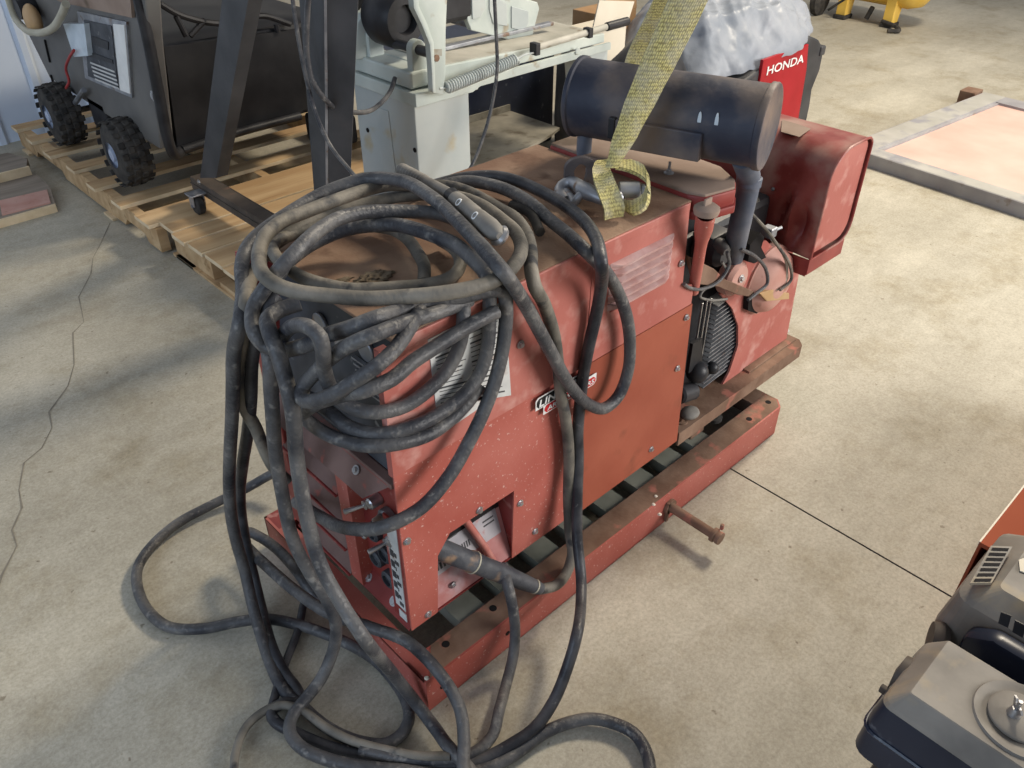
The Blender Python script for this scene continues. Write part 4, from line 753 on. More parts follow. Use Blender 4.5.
bk = [(1.460, 1.161, 0.982), (1.470, 1.163, 1.023), (1.480, 1.157, 1.076), (1.470, 1.119, 1.141), (1.450, 1.073, 1.208), (1.420, 1.008, 1.302)]
ribbon(bk, [cv * .018, cv * .024, cv * .026, cv * .026, cv * .026, cv * .03], .005, 'rear_strap', 'web', sl)
# front eye of the sling over the bow
E1 = [(1.221, 0.993, 0.945), (1.222, 1.020, 0.945), (1.198, 1.006, 0.935), (1.175, 0.977, 0.925), (1.158, 0.948, 0.912), (1.155, 0.931, 0.892), (1.153, 0.930, 0.874)]
dv = Vector((.70, -.50, .12))
ribbon(E1, [cv * .006, cv * .012, dv * .020, dv * .022, dv * .023, dv * .023, dv * .021], .010, 'sling_eye', 'web', sl, fold=.003)
E2 = [(1.220, 0.986, 0.945), (1.246, 0.972, 0.940), (1.258, 0.945, 0.930), (1.239, 0.916, 0.915), (1.218, 0.906, 0.895), (1.199, 0.919, 0.882), (1.201, 0.943, 0.880)]
ev = Vector((.45, .45, .35))
ribbon(E2, [ev * .010, ev * .018, ev * .022, ev * .024, ev * .024, ev * .022, ev * .018], .010, 'sling_eye', 'web', sl)

# ------------------------------------------------------------------ pallets
def stringer(bm, x0, x1, y0, y1, z0, z1, notches, yaw=0):
    pts = [(y0, z0)]
    for (a, c) in notches: pts += [(a, z0), (a + .03, z0 + .035), (c - .03, z0 + .035), (c, z0)]
    pts += [(y1, z0), (y1, z1), (y0, z1)]
    prism(bm, pts, 'x', x0, x1)
pa = thing('wooden_pallet', 'pine pallet with notched side boards under the dark generator', 'pallet', (1.6, 4.0, 0), 'wooden pallets along the wall')
for x in (1.03, 1.62, 2.22):
    b = BM(); stringer(b, x, x + .04, 3.16, 4.86, 0.012, 0.112, [(3.28, 3.52), (4.22, 4.62)]); obj('stringer', b, 'wood', pa)
for k, y in enumerate((3.18, 3.44, 3.70, 3.97, 4.24, 4.50, 4.74)):
    wd = (.14, .10, .10, .10, .10, .09, .09)[k]
    b = BM(); dx = random.uniform(-.012, .012); box(b, (1.005 + dx, y, 0.1125), (2.30 + dx, y + wd, 0.130), .002); obj('deck_board', b, 'wood', pa)
for y in (3.62, 4.70):
    b = BM(); box(b, (1.01, y, 0.0), (2.3, y + .10, 0.0118), .001); obj('bottom_board', b, 'palewood', pa)
pb_ = thing('wooden_pallet', 'closely boarded pine pallet under the dark stand and pale band saw', 'pallet', (1.6, 2.5, 0), 'wooden pallets along the wall')
for x in (1.07, 1.66, 2.30):
    b = BM(); box(b, (x, 1.95, 0.012), (x + .04, 3.13, 0.112), .001) if x > 1.1 else stringer(b, x, x + .04, 1.95, 2.74, 0.012, 0.03, []); obj('stringer', b, 'wood', pb_)
b = BM(); box(b, (1.075, 2.80, 0.012), (1.20, 3.12, 0.112), .002); obj('corner_block', b, 'wood', pb_)
b = BM(); box(b, (1.075, 1.95, 0.012), (1.16, 2.25, 0.112), .002); obj('corner_block', b, 'wood', pb_)
yy = 1.96
k = 0
while yy < 3.08:
    wd = (.15, .13, .16, .12, .14, .15, .13, .12)[k % 8]; dx = random.uniform(-.015, .015)
    b = BM(); box(b, (1.055 + dx, yy, 0.1125), (2.42 + dx, yy + wd - .014, 0.131), .002); obj('deck_board', b, 'wood', pb_); yy += wd; k += 1
b = BM(); box(b, (1.06, 1.95, 0.0), (1.16, 3.13, 0.0118), .001); obj('bottom_board', b, 'wood', pb_)
b = BM(); box(b, (1.06, 2.95, 0.0), (2.4, 3.10, 0.0118), .001); obj('bottom_board', b, 'palewood', pb_)
# broken weathered pallet at the left edge
for par in (pa, pb_):
    for ch in par.children:
        if ch.name.startswith('deck_board'):
            ch.data.materials.append(M['palewood'])
            for p in ch.data.polygons:
                if p.normal.y < -.8 or p.normal.x < -.8: p.material_index = 1  # front and left faces of the boards get the paler pine
pc = thing('old_pallet', 'weathered grey broken pallet end at the left edge beside the wall', 'pallet', (0.6, 4.2, 0))
def plank(q, z0, z1, m, par, name='board'):
    b = BM(); quadslab(b, [(x, y, z1) for x, y in q], (0, 0, z0 - z1)); return obj(name, b, m, par)
plank([(0.30, 4.34), (0.905, 4.34), (0.945, 4.45), (0.90, 4.60), (0.30, 4.62)], 0.035, 0.075, 'oldwood', pc)
plank([(0.30, 4.325), (0.915, 4.33), (0.915, 4.342), (0.30, 4.34)], 0.034, 0.076, 'palewood', pc, 'cut_edge')
plank([(0.35, 3.90), (0.875, 3.91), (0.925, 4.12), (0.93, 4.33), (0.35, 4.33)], 0.012, 0.034, 'oldwood', pc)
plank([(0.35, 3.885), (0.870, 3.89), (0.876, 3.912), (0.35, 3.905)], 0.0, 0.033, 'palewood', pc, 'cut_edge')
plank([(0.66, 3.93), (0.86, 3.92), (0.90, 4.08), (0.70, 4.10)], 0.034, 0.040, 'pinkdust', pc, 'stained_patch')
b = BM(); lathe(b, (0.50, 4.18, 0.036), (0.62, 4.14, 0.036), [(0, 0), (.045, 0), (.05, .2), (.05, 1), (0, 1)], 20); tag(obj('plastic_cap', b, 'engblue', None, loc=(0.55, 4.16, .036), smooth=True), 'dark blue round cap lying on the old pallet at the left edge', 'cap')

# ------------------------------------------------------------------ dark generator on the pallet
G_ = thing('portable_generator', 'large dark grey wheeled generator with knobbly tyres on the pallet by the wall', 'generator', (1.7, 3.9, 0.13))
b = BM(); prism(b, [(3.36, .345), (4.60, .375), (4.72, .55), (4.72, .80), (4.62, 1.02), (3.10, 1.02), (3.20, .80), (3.33, .42)], 'x', 1.20, 1.26, bev=.008); gp = obj('end_panel', b, 'midgrey', G_)
b = BM(); box(b, (1.26, 3.38, .33), (2.12, 4.60, .72), .02); obj('body', b, 'tray', G_)
b = BM(); quadslab(b, [(1.316, 3.360, 0.727), (1.594, 3.360, 0.715), (1.921, 3.360, 0.698), (1.875, 3.360, 0.350), (1.534, 3.360, 0.321), (1.271, 3.360, 0.326)], (0, .03, 0)); obj('front_panel', b, 'tray', G_)
b = BM(); quadslab(b, [(1.190, 3.860, 0.800), (1.190, 3.342, 0.840), (1.190, 3.496, 0.527), (1.190, 4.018, 0.499)], (.012, 0, 0)); pl = obj('control_panel', b, 'greysteel', gp)
b = BM(); quadslab(b, [(1.186, 3.793, 0.777), (1.186, 3.499, 0.801), (1.186, 3.615, 0.542), (1.186, 3.955, 0.521)], (.004, 0, 0)); obj('panel_face', b, 'blackplate', pl)
b = BM(); quadslab(b, [(1.186, 3.472, 0.813), (1.186, 3.359, 0.827), (1.186, 3.494, 0.544), (1.186, 3.598, 0.537)], (.004, 0, 0)); obj('panel_strip', b, 'white', pl)
b = BM()
for q in ([(1.183, 3.825, 0.646), (1.183, 3.585, 0.659), (1.183, 3.586, 0.644), (1.183, 3.843, 0.623)], [(1.183, 3.742, 0.724), (1.183, 3.573, 0.730), (1.183, 3.599, 0.695), (1.183, 3.770, 0.688)]): quadslab(b, q, (.003, 0, 0))
obj('socket_cover', b, 'black', pl)
b = BM()
for k in range(5):
    q = [(1.183, 3.863, 0.599), (1.183, 3.597, 0.614)]; dz = Vector((0, 0, -.017 * k)); quadslab(b, [Vector(q[0]) + dz, Vector(q[1]) + dz, Vector(q[1]) + dz + Vector((0, 0, -.007)), Vector(q[0]) + dz + Vector((0, 0, -.007))], (.002, 0, 0))
obj('panel_print', b, 'paper', pl)
b = BM(); quadslab(b, [(1.185, 4.235, 0.822), (1.185, 3.223, 0.946), (1.185, 3.258, 0.868), (1.185, 4.028, 0.811)], (.012, 0, 0)); obj('upper_trim', b, 'tankdust', gp)
for q in ([(1.197, 4.464, 0.581), (1.197, 4.498, 0.475)], [(1.197, 4.551, 0.403), (1.197, 4.561, 0.348)]):
    b = BM(); tube(b, q, .006, n=6); obj('panel_seam', b, 'hole', gp)
bolt((1.200, 3.289, 0.578), (-1, 0, 0), gp, .016)
b = BM(); tube(b, [(1.200, 3.183, 0.969), (1.200, 3.197, 0.800), (1.200, 3.223, 0.615), (1.200, 3.250, 0.414), (1.220, 3.278, 0.344), (1.300, 3.382, 0.313)], .022, n=12); tube(b, [(1.284, 3.340, 0.328), (1.547, 3.340, 0.341), (1.846, 3.340, 0.343)], .018, n=12); obj('frame_tube', b, 'black', G_, smooth=True)
b = BM(); tube(b, [(1.240, 3.377, 0.938), (1.240, 3.374, 0.763), (1.240, 3.380, 0.593), (1.240, 3.376, 0.475)], .014, n=10); obj('frame_tube', b, 'dkgrey', G_, smooth=True)
for pth in ([(1.340, 3.360, 0.879), (1.400, 3.360, 0.834), (1.502, 3.360, 0.790), (1.597, 3.360, 0.768)], [(1.391, 3.360, 0.828), (1.413, 3.360, 0.752)], [(1.504, 3.360, 0.797), (1.429, 3.360, 0.749)], [(1.650, 3.360, 0.768), (1.753, 3.360, 0.776), (1.877, 3.360, 0.725)], [(1.811, 3.360, 0.735), (1.814, 3.360, 0.703)]):
    b = BM(); tube(b, pth, .012, n=8); obj('frame_strut', b, 'black', G_, smooth=True)
b = BM(); lathe(b, (1.30, 3.62, 1.13), (2.10, 3.62, 1.13), [(0, 0), (.18, .02), (.27, .1), (.28, .5), (.26, .9), (.18, .98), (0, 1)], 32); obj('fuel_tank', b, 'black', G_, smooth=True)
b = BM(); box(b, (1.95, 3.30, .16), (2.12, 3.50, .30), .02); obj('foot', b, 'black', G_)
def tyre(c, par, out=-1):
    x, y, z = c; rr = .144
    b = BM(); prof = [(.055, 0), (.085, .0), (.128, .10), (.139, .25), (.139, .75), (.128, .9), (.085, 1), (.055, 1)]
    lathe(b, (x - .065, y, z), (x + .065, y, z), prof, 40)
    N_ = 18
    for k in range(N_):
        a = 2 * math.pi * k / N_
        for j, xo in enumerate((-.052, -.020, .014, .046)):
            aa = a + (j % 2) * math.pi / N_; mt = Matrix.Translation((x + xo, y, z)) @ Matrix.Rotation(aa, 4, 'X')
            box(b, (-.014, -.014, .132), (.014, .014, rr if j in (1, 2) else rr - .006), .003, mtx=mt, seg=1)
    w_ = obj('tyre', b, 'rubber', par, smooth=True)
    b = BM(); lathe(b, (x - .050, y, z), (x - .062, y, z), [(.086, 0), (.086, .8), (.076, 1.1), (.064, .1), (.028, 0), (.026, 1.4), (0, 1.5)], 28); obj('wheel_rim', b, 'bluewheel', w_, smooth=True)
for c in ((1.150, 3.62, .280), (1.130, 4.33, .280), (2.10, 4.31, .280)): tyre(c, G_)
b = BM(); cyl(b, (1.18, 4.33, .28), (2.1, 4.33, .28), .014, n=12); obj('axle', b, 'greysteel', G_)
b = BM(); box(b, (1.20, 3.92, .26), (1.24, 4.12, .40), .01); obj('axle_bracket', b, 'black', G_)
b = BM(); tube(b, [(1.170, 4.491, 0.311), (1.160, 4.374, 0.320), (1.170, 4.302, 0.315), (1.170, 4.015, 0.451)], .012, n=8); obj('linkage', b, 'greysteel', G_, smooth=True)
b = BM(); t = bmesh.new(); bmesh.ops.create_icosphere(t, subdivisions=3, radius=.07); q = Vector((1.150, 4.375, 0.690))
for v in t.verts: v.co = Vector((v.co.x * .5, v.co.y * .9, v.co.z * 1.0)) + q
merge(b, t); obj('tan_cap', b, 'brass', gp, smooth=True)
b = BM(); q = Vector((1.150, 4.455, 0.729)); lathe(b, q + Vector((-.03, 0, 0)), q + Vector((.05, 0, 0)), [(0, 0), (.045, 0), (.05, .5), (.045, 1), (0, 1)], 20); obj('filler_cap', b, 'black', gp, smooth=True)
b = BM(); tube(b, [(1.120, 4.521, 0.808), (1.120, 4.538, 0.755), (1.120, 4.533, 0.683), (1.120, 4.434, 0.647), (1.120, 4.249, 0.661), (1.120, 4.006, 0.721), (1.120, 3.828, 0.803), (1.120, 3.740, 0.854)], .016, n=12); tag(obj('cream_hose', b, 'creamcable', None, loc=(1.120, 4.249, 0.661), smooth=True), 'cream hose looping in front of the dark generator at the top left', 'hose')
b = BM(); quadslab(b, [(1.165, 4.010, 0.730), (1.165, 3.740, 0.773), (1.165, 3.807, 0.637), (1.165, 3.997, 0.597)], (.03, 0, 0)); tag(obj('manual_pouch', b, 'clear', None, loc=(1.165, 3.914, 0.682)), 'small milky plastic pouch hung on the dark generator panel', 'pouch')
b = BM(); tube(b, [(1.150, 3.917, 0.643), (1.150, 4.019, 0.591), (1.150, 4.116, 0.522), (1.150, 4.118, 0.478), (1.150, 4.201, 0.424)], .006, n=8); tag(obj('red_wire', b, 'redwire', None, loc=(1.150, 4.028, 0.581), smooth=True), 'thin red wire dangling below the plastic pouch', 'wire')

# ------------------------------------------------------------------ dark stand with a castor
ST = thing('machine_stand', 'dark steel stand with one small castor on the pallet in front of the generator', 'stand', (1.3, 2.8, 0.13))
b = BM(); q = [(1.250, 3.198, 0.292), (1.250, 3.212, 0.210)]
box(b, (1.25, 2.05, .196), (1.255, 3.25, .250)); box(b, (1.255, 2.05, .244), (1.31, 3.25, .249)); box(b, (1.310, 2.05, .196), (1.315, 3.25, .250)); box(b, (1.246, 2.05, .220), (1.250, 3.25, .226)); obj('base_channel', b, 'darksteel', ST)
b = BM(); quadslab(b, [(1.262, 3.176, 0.261), (1.262, 3.038, 0.302), (1.262, 2.467, 1.071), (1.262, 2.631, 1.050)], (.006, 0, 0)); quadslab(b, [(1.262, 3.038, 0.302), (1.262, 3.018, 0.307), (1.262, 2.455, 1.073), (1.262, 2.467, 1.071)], (.05, 0, 0)); obj('leg', b, 'dkgrey', ST)
b = BM(); quadslab(b, [(1.300, 2.343, 0.399), (1.300, 2.273, 0.386), (1.300, 2.107, 1.113), (1.300, 2.249, 1.095)], (.006, 0, 0)); pa_ = [(1.300, 2.273, 0.386), (1.300, 2.107, 1.113)]
a0, a1 = Vector(pa_[0]), Vector(pa_[1]); w0 = Vector((.053, -.050, 0)); w1 = Vector((.066, -.063, 0))
quadslab(b, [a0, a0 + w0, a1 + w1, a1], (.004, .004, 0)); quadslab(b, [a1 + Vector((-.003, 0, 0)), a1 + Vector((.003, -.004, 0)), a0 + Vector((.003, -.004, 0)), a0 + Vector((-.003, 0, 0))], (-.002, -.002, 0), 1); obj('leg', b, ['dkgrey', 'greysteel'], ST)  # thin pale strip along the fold is a painted highlight
c = Vector((1.215, 3.14, .1705))
b = BM(); lathe(b, c + Vector((-.018, 0, -.001)), c + Vector((.018, 0, -.001)), [(0, 0), (.030, 0), (.038, .2), (.038, .8), (.030, 1), (0, 1)], 28); ca = obj('castor_wheel', b, 'rubber', ST, smooth=True)
b = BM(); box(b, c + Vector((-.026, -.018, 0)), c + Vector((-.021, .018, .048)), .001); box(b, c + Vector((.021, -.018, 0)), c + Vector((.026, .018, .048)), .001); box(b, c + Vector((-.035, -.03, .046)), c + Vector((.05, .03, .052)), .001); cyl(b, c + Vector((-.03, 0, 0)), c + Vector((.03, 0, 0)), .007, n=12); obj('castor_fork', b, 'greysteel', ca)
bolt((1.250, 3.166, 0.250), (-1, 0, 0), ST, .009)
b = BM(); tube(b, [(1.240, 2.185, 1.103), (1.240, 2.186, 0.995), (1.240, 2.178, 0.893), (1.240, 2.154, 0.784), (1.240, 2.092, 0.689), (1.240, 2.008, 0.642), (1.240, 1.962, 0.619)], .0062, n=8); tag(obj('power_cord', b, 'cable', None, loc=(1.240, 2.186, 0.995), smooth=True), 'thin black cord hanging straight down along the wide dark stand leg', 'cord')

# ------------------------------------------------------------------ band saw
BS = thing('band_saw', 'pale grey-green horizontal band saw on a sheet metal stand behind the welder', 'band saw', (2.2, 2.45, 0.0))
b = BM(); prism(b, [(1.715, 2.665), (1.715, 2.30), (1.965, 2.30), (1.965, 2.665)], 'z', 0.13, 0.655, bev=.004); lg = obj('leg_cabinet', b, 'leggreen', BS)
b = BM(); prism(b, [(2.43, .18), (2.455, .60), (2.515, .60), (2.54, .18)], 'x', 1.7115, 1.7155, bev=.0015); obj('pressed_rib', b, 'leggreen', lg)
for q in [(1.714, 2.602, 0.494), (1.714, 2.313, 0.494)]:
    b = BM(); cyl(b, q, (q[0] - .002, q[1], q[2]), .009, n=14); obj('bolt_hole', b, 'hole', lg)
b = BM(); box(b, (1.705, 2.285, .655), (2.00, 2.68, .700), .004); prism(b, [(1.705, .700), (2.72, .700), (2.72, .672), (2.0, .668), (1.965, .655), (1.705, .655)], 'y', 2.275, 2.290, bev=.002); obj('chip_pan', b, 'sawgreen', BS)
b = BM(); prism(b, [(2.31, .705), (2.31, .762), (2.645, .762), (2.66, .705)], 'x', 1.715, 1.84, bev=.008); prism(b, [(1.80, .705), (2.70, .700), (2.70, .735), (1.80, .765)], 'y', 2.295, 2.60, bev=.004); base = obj('base_casting', b, 'sawgreen', BS)
b = BM(); prism(b, [(1.86, .762), (2.69, .7325), (2.69, .7365), (1.86, .767)], 'y', 2.305, 2.595); obj('saw_bed', b, 'sawbed', base)
for y in (2.585, 2.335):
    b = BM(); t = bmesh.new(); pts = [(1.735, .75), (1.735, .83)] + [(1.765 + .03 * math.cos(a), .83 + .03 * math.sin(a)) for a in [math.pi - k * math.pi / 8 for k in range(1, 9)]] + [(1.80, .75)]
    prism(b, pts, 'y', y - .016, y + .016, bev=.003); obj('pivot_ear', b, 'sawgreen', base)
b = BM(); cyl(b, (1.765, 2.64, .828), (1.765, 2.26, .828), .017, n=22, bev=.003); obj('pivot_shaft', b, 'dkgrey', base, smooth=True)
A = [(1.690, 2.250, 1.043), (1.692, 2.250, 0.979), (1.720, 2.250, 0.927), (1.748, 2.250, 0.861), (1.750, 2.250, 0.778), (1.749, 2.250, 0.705), (1.796, 2.250, 0.689), (1.810, 2.250, 0.766), (1.819, 2.250, 0.894), (1.835, 2.250, 1.025)]
b = BM(); prism(b, [(p[0], p[2]) for p in A], 'y', 2.235, 2.262, bev=.003); arm = obj('saw_arm', b, 'sawgreen', BS, smooth=True)
A = [(1.678, 2.233, 1.047), (1.680, 2.233, 0.984), (1.707, 2.233, 0.932), (1.735, 2.233, 0.866), (1.737, 2.233, 0.784), (1.736, 2.233, 0.712), (1.748, 2.233, 0.709), (1.750, 2.233, 0.794), (1.752, 2.233, 0.870), (1.728, 2.233, 0.935), (1.700, 2.233, 0.989), (1.701, 2.233, 1.044)]
b = BM(); prism(b, [(p[0], p[2]) for p in A], 'y', 2.218, 2.240, bev=.002); obj('arm_rib', b, 'sawgreen', arm, smooth=True)
q = (1.770, 2.234, 0.816); b = BM(); cyl(b, q, (q[0], q[1] - .006, q[2]), .011, n=18); obj('bolt_hole', b, 'rustbrown', arm)
q = (1.777, 2.234, 0.856); b = BM(); quadslab(b, [(1.759, 2.234, 0.846), (1.797, 2.234, 0.840), (1.796, 2.234, 0.818), (1.758, 2.234, 0.824)], (0, .002, 0)); obj('arm_pad', b, 'sawbed', arm)
b = BM(); A = [(1.682, 2.620, 0.759), (1.707, 2.620, 0.877), (1.737, 2.620, 0.905), (1.807, 2.620, 0.915), (1.892, 2.620, 0.963), (1.982, 2.620, 0.958), (1.941, 2.620, 0.910), (1.849, 2.620, 0.862), (1.831, 2.620, 0.817), (1.770, 2.620, 0.827), (1.743, 2.620, 0.755)]
prism(b, [(p[0], p[2]) for p in A], 'y', 2.585, 2.64, bev=.006); obj('saw_arm', b, 'sawgreen', BS, smooth=True)
b = BM(); A = [(1.721, 2.660, 0.841), (1.735, 2.660, 0.879), (1.833, 2.660, 0.965), (1.741, 2.660, 0.983), (1.673, 2.660, 0.915)]
prism(b, [(p[0], p[2]) for p in A], 'y', 2.645, 2.72, bev=.006); obj('motor_bracket', b, 'black', BS)
q0 = Vector((1.804, 2.480, 0.878))
b = BM(); lathe(b, q0 + Vector((0, .10, .02)), q0 + Vector((0, -.05, .02)), [(0, 0), (.085, 0), (.10, .2), (.10, .8), (.08, 1), (.05, 1), (.045, .8), (0, .8)], 32); obj('drive_pulley', b, 'black', BS, smooth=True)
b = BM(); box(b, q0 + Vector((.10, -.03, -.03)), q0 + Vector((.33, .06, .13)), .02); obj('blade_wheel_guard', b, 'black', BS)
# web casting standing on the bed with three windows
VW = 2.46
A = [(2.105, 2.460, 0.964), (2.100, 2.460, 0.850), (2.118, 2.460, 0.812), (2.198, 2.460, 0.785), (2.281, 2.460, 0.757), (2.378, 2.460, 0.726), (2.440, 2.460, 0.739), (2.456, 2.460, 0.782), (2.477, 2.460, 0.838), (2.465, 2.460, 0.862), (2.272, 2.460, 0.923), (2.172, 2.460, 0.956)]
b = BM(); prism(b, [(p[0], p[2]) for p in A], 'y', 2.452, 2.478, bev=.003); vs_ = obj('blade_arm_casting', b, 'sawgreen', BS)
for P_ in ([(2.120, 2.451, 0.950), (2.183, 2.451, 0.935), (2.187, 2.451, 0.880), (2.161, 2.451, 0.852), (2.121, 2.451, 0.851)], [(2.208, 2.451, 0.925), (2.294, 2.451, 0.883), (2.299, 2.451, 0.800), (2.226, 2.451, 0.818), (2.207, 2.451, 0.870)], [(2.321, 2.451, 0.868), (2.412, 2.451, 0.837), (2.413, 2.451, 0.797), (2.391, 2.451, 0.767), (2.321, 2.451, 0.789)]):
    b = BM(); prism(b, [(p[0], p[2]) for p in P_], 'y', 2.447, 2.452, bev=.0015); obj('inset_panel', b, 'leggreen', vs_)
b = BM(); q = Vector((2.274, 2.690, 0.780)); box(b, q + Vector((-.02, -.05, -.01)), q + Vector((.12, .05, .012)), .004); box(b, q + Vector((-.01, -.04, .01)), q + Vector((.03, .02, .05)), .004); cyl(b, q + Vector((.06, -.02, .0)), q + Vector((.06, -.02, .04)), .010, n=8); obj('vise_jaw', b, 'greysteel', BS)
b = BM(); box(b, (1.95, 2.44, .765), (2.55, 2.47, .778), .002); obj('guide_bar', b, 'greysteel', BS)
# spring and lever along the front
s0, s1 = Vector((1.808, 2.235, 0.710)), Vector((2.141, 2.235, 0.743))
def helix(p0, p1, R_, r, turns):
    d = (p1 - p0).normalized(); a, c = frame_of(d); n_ = int(turns * 12); return [p0.lerp(p1, k / n_) + (a * math.cos(2 * math.pi * k / 12) + c * math.sin(2 * math.pi * k / 12)) * R_ for k in range(n_ + 1)]
b = BM(); tube(b, helix(s0, s1, .0185, .0036, 30), .0038, n=6, smooth_path=False); cyl(b, s0, s1, .0160, n=14); tube(b, [s1, s1 + (s1 - s0).normalized() * .04 + Vector((0, 0, .006)), s1 + (s1 - s0).normalized() * .09], .004, n=8); tube(b, [s0 + Vector((-.03, .0, .004)), s0], .004, n=8); obj('tension_spring', b, 'leggreen', BS, smooth=True)
r0, r1, r2 = Vector((2.243, 2.240, 0.766)), Vector((2.639, 2.240, 0.778)), Vector((2.774, 2.240, 0.780))
b = BM(); cyl(b, r0, r1, .0125, n=20); rd = obj('feed_rod', b, 'sawbed', BS, smooth=True)
b = BM(); cyl(b, r1, r2, .0165, n=20, bev=.004); obj('rod_grip', b, 'black', rd, smooth=True)
for q, s in ((r0, .024), (Vector((2.534, 2.240, 0.776)), .020)):
    b = BM(); box(b, q - Vector((.012, .018, s)), q + Vector((.012, .018, s * .8)), .003); obj('rod_bracket', b, 'black', rd)
b = BM(); cyl(b, (2.513, 2.274, 0.703), Vector((2.513, 2.274, 0.703)) - Vector((0, .006, 0)), .014, n=20, bev=.002); obj('pivot_bolt', b, 'sawgreen', BS)
# right hand leg, shelf, rear rail
b = BM(); quadslab(b, [(2.53, 2.292, .672), (2.72, 2.292, .672), (2.735, 2.292, .13), (2.62, 2.292, .13)], (0, .005, 0)); quadslab(b, [(2.53, 2.292, .672), (2.62, 2.292, .13), (2.62, 2.36, .13), (2.53, 2.36, .672)], (.004, 0, 0)); obj('leg_cabinet', b, 'leggreen', BS)
b = BM(); t = bmesh.new(); N1, N2 = 20, 8; rows = []
for i in range(N1 + 1):
    x = 1.96 + (2.68 - 1.96) * i / N1; lip = 2.41 + .10 * (i / N1) ** 3
    rows.append([t.verts.new((x, lip + (2.84 - lip) * j / N2, .300)) for j in range(N2 + 1)])
for A_, B_ in zip(rows, rows[1:]):
    for j in range(N2): t.faces.new((A_[j], A_[j + 1], B_[j + 1], B_[j]))
r_ = bmesh.ops.extrude_face_region(t, geom=t.faces[:])
for v in r_['geom']:
    if isinstance(v, bmesh.types.BMVert): v.co.z -= .012
merge(b, t); box(b, (1.96, 2.835, .301), (2.68, 2.845, .33)); obj('shelf', b, 'shelfgrime', BS)
b = BM(); box(b, (2.05, 2.66, .40), (2.08, 2.70, .66), .003); box(b, (1.965, 2.60, .40), (2.22, 2.606, .655), .002); obj('rear_brace', b, 'leggreen', BS)
b = BM(); box(b, (2.05, 2.36, .13), (2.11, 2.40, .29), .003); obj('shelf_strut', b, 'dkgrey', BS)
b = BM(); tube(b, [(1.700, 2.379, 0.735), (1.660, 2.352, 0.708), (1.580, 2.303, 0.692), (1.480, 2.246, 0.698), (1.360, 2.207, 0.739), (1.280, 2.148, 0.800), (1.240, 2.139, 0.862), (1.230, 2.133, 0.939), (1.230, 2.107, 1.035), (1.230, 2.074, 1.119)], .008, n=10); tag(obj('power_cord', b, 'cable', None, loc=(1.644, 2.300, 0.762), smooth=True), 'grey-black cord curving out of the left side of the pale saw base', 'cord')
b = BM(); tube(b, [(1.968, 2.160, 1.015), (1.975, 2.160, 0.884), (1.978, 2.160, 0.753), (1.952, 2.160, 0.638), (1.906, 2.160, 0.530), (1.851, 2.160, 0.445), (1.801, 2.160, 0.402)], .0062, n=8); tag(obj('power_cord', b, 'cable', None, loc=(1.975, 2.160, 0.884), smooth=True), 'thin dark cord hanging in front of the saw spring and bed', 'cord')

# ------------------------------------------------------------------ items behind the saw
b = BM(); box(b, (2.30, 3.0, 0.0), (3.15, 3.45, 0.56), .012); box(b, (2.32, 2.995, .05), (3.13, 3.003, .52), .003); box(b, (2.50, 2.985, .25), (2.56, 2.996, .27), .002); tag(obj('dark_cabinet', b, 'engblue', None, loc=(2.78, 3.2, 0)), 'dark blue-grey box on the floor behind the saw shelf', 'box')
b = BM(); box(b, (3.10, 2.72, 0.0), (3.36, 2.90, 0.60), .004); prism(b, [(3.10, .602), (3.36, .602), (3.40, .70), (3.14, .74)], 'y', 2.715, 2.721); tag(obj('cream_box', b, 'cream', None, loc=(3.2, 2.8, 0)), 'cream board box right of the saw rod grip', 'box')
b = BM(); box(b, (3.42, 2.92, 0.0), (3.68, 3.14, 0.60), .004); prism(b, [(3.42, .60), (3.68, .60), (3.66, .72), (3.44, .74)], 'y', 2.92, 2.924); tag(obj('cardboard_box', b, 'cardboard', None, loc=(3.55, 3.0, 0)), 'brown cardboard box behind the cream box at the top', 'box')
b = BM(); lathe(b, (2.86, 2.56, .0), (2.86, 2.56, .60), [(0, 0), (.10, 0), (.115, .5), (.11, .9), (.08, 1), (0, 1)], 30); tag(obj('grey_bucket', b, 'dkgrey', None, loc=(2.86, 2.56, 0), smooth=True), 'round grey bucket between the saw and the muffler', 'bucket')
t = bmesh.new(); bmesh.ops.create_icosphere(t, subdivisions=4, radius=1)
for v in t.verts:
    z = v.co.z; v.co = Vector((v.co.x * .30, v.co.y * .14, .33 + z * .33)); v.co.z += .28 * v.co.x * (z > 0); v.co += Vector((.02 * math.sin(v.co.z * 30), .015 * math.sin(v.co.x * 24), 0))
t.transform(Matrix.Translation((3.02, 2.36, 0)) ); b = BM(); merge(b, t); tag(obj('black_bag', b, 'black', None, loc=(3.02, 2.36, 0), smooth=True), 'slumped black bag on the floor directly behind the muffler', 'bag')

b = BM(); box(b, (2.02, 2.52, .1312), (2.40, 2.84, .27), .01); box(b, (2.04, 2.515, .20), (2.38, 2.525, .21), .002); box(b, (2.15, 2.64, .27), (2.28, 2.66, .285), .004)
tag(obj('shelf_shade_box', b, 'black', None, loc=(2.2, 2.7, .131)), 'black box added for the shadow on the pallet under the saw shelf', 'shade box')  # added black box, stands for the shadow under the shelf

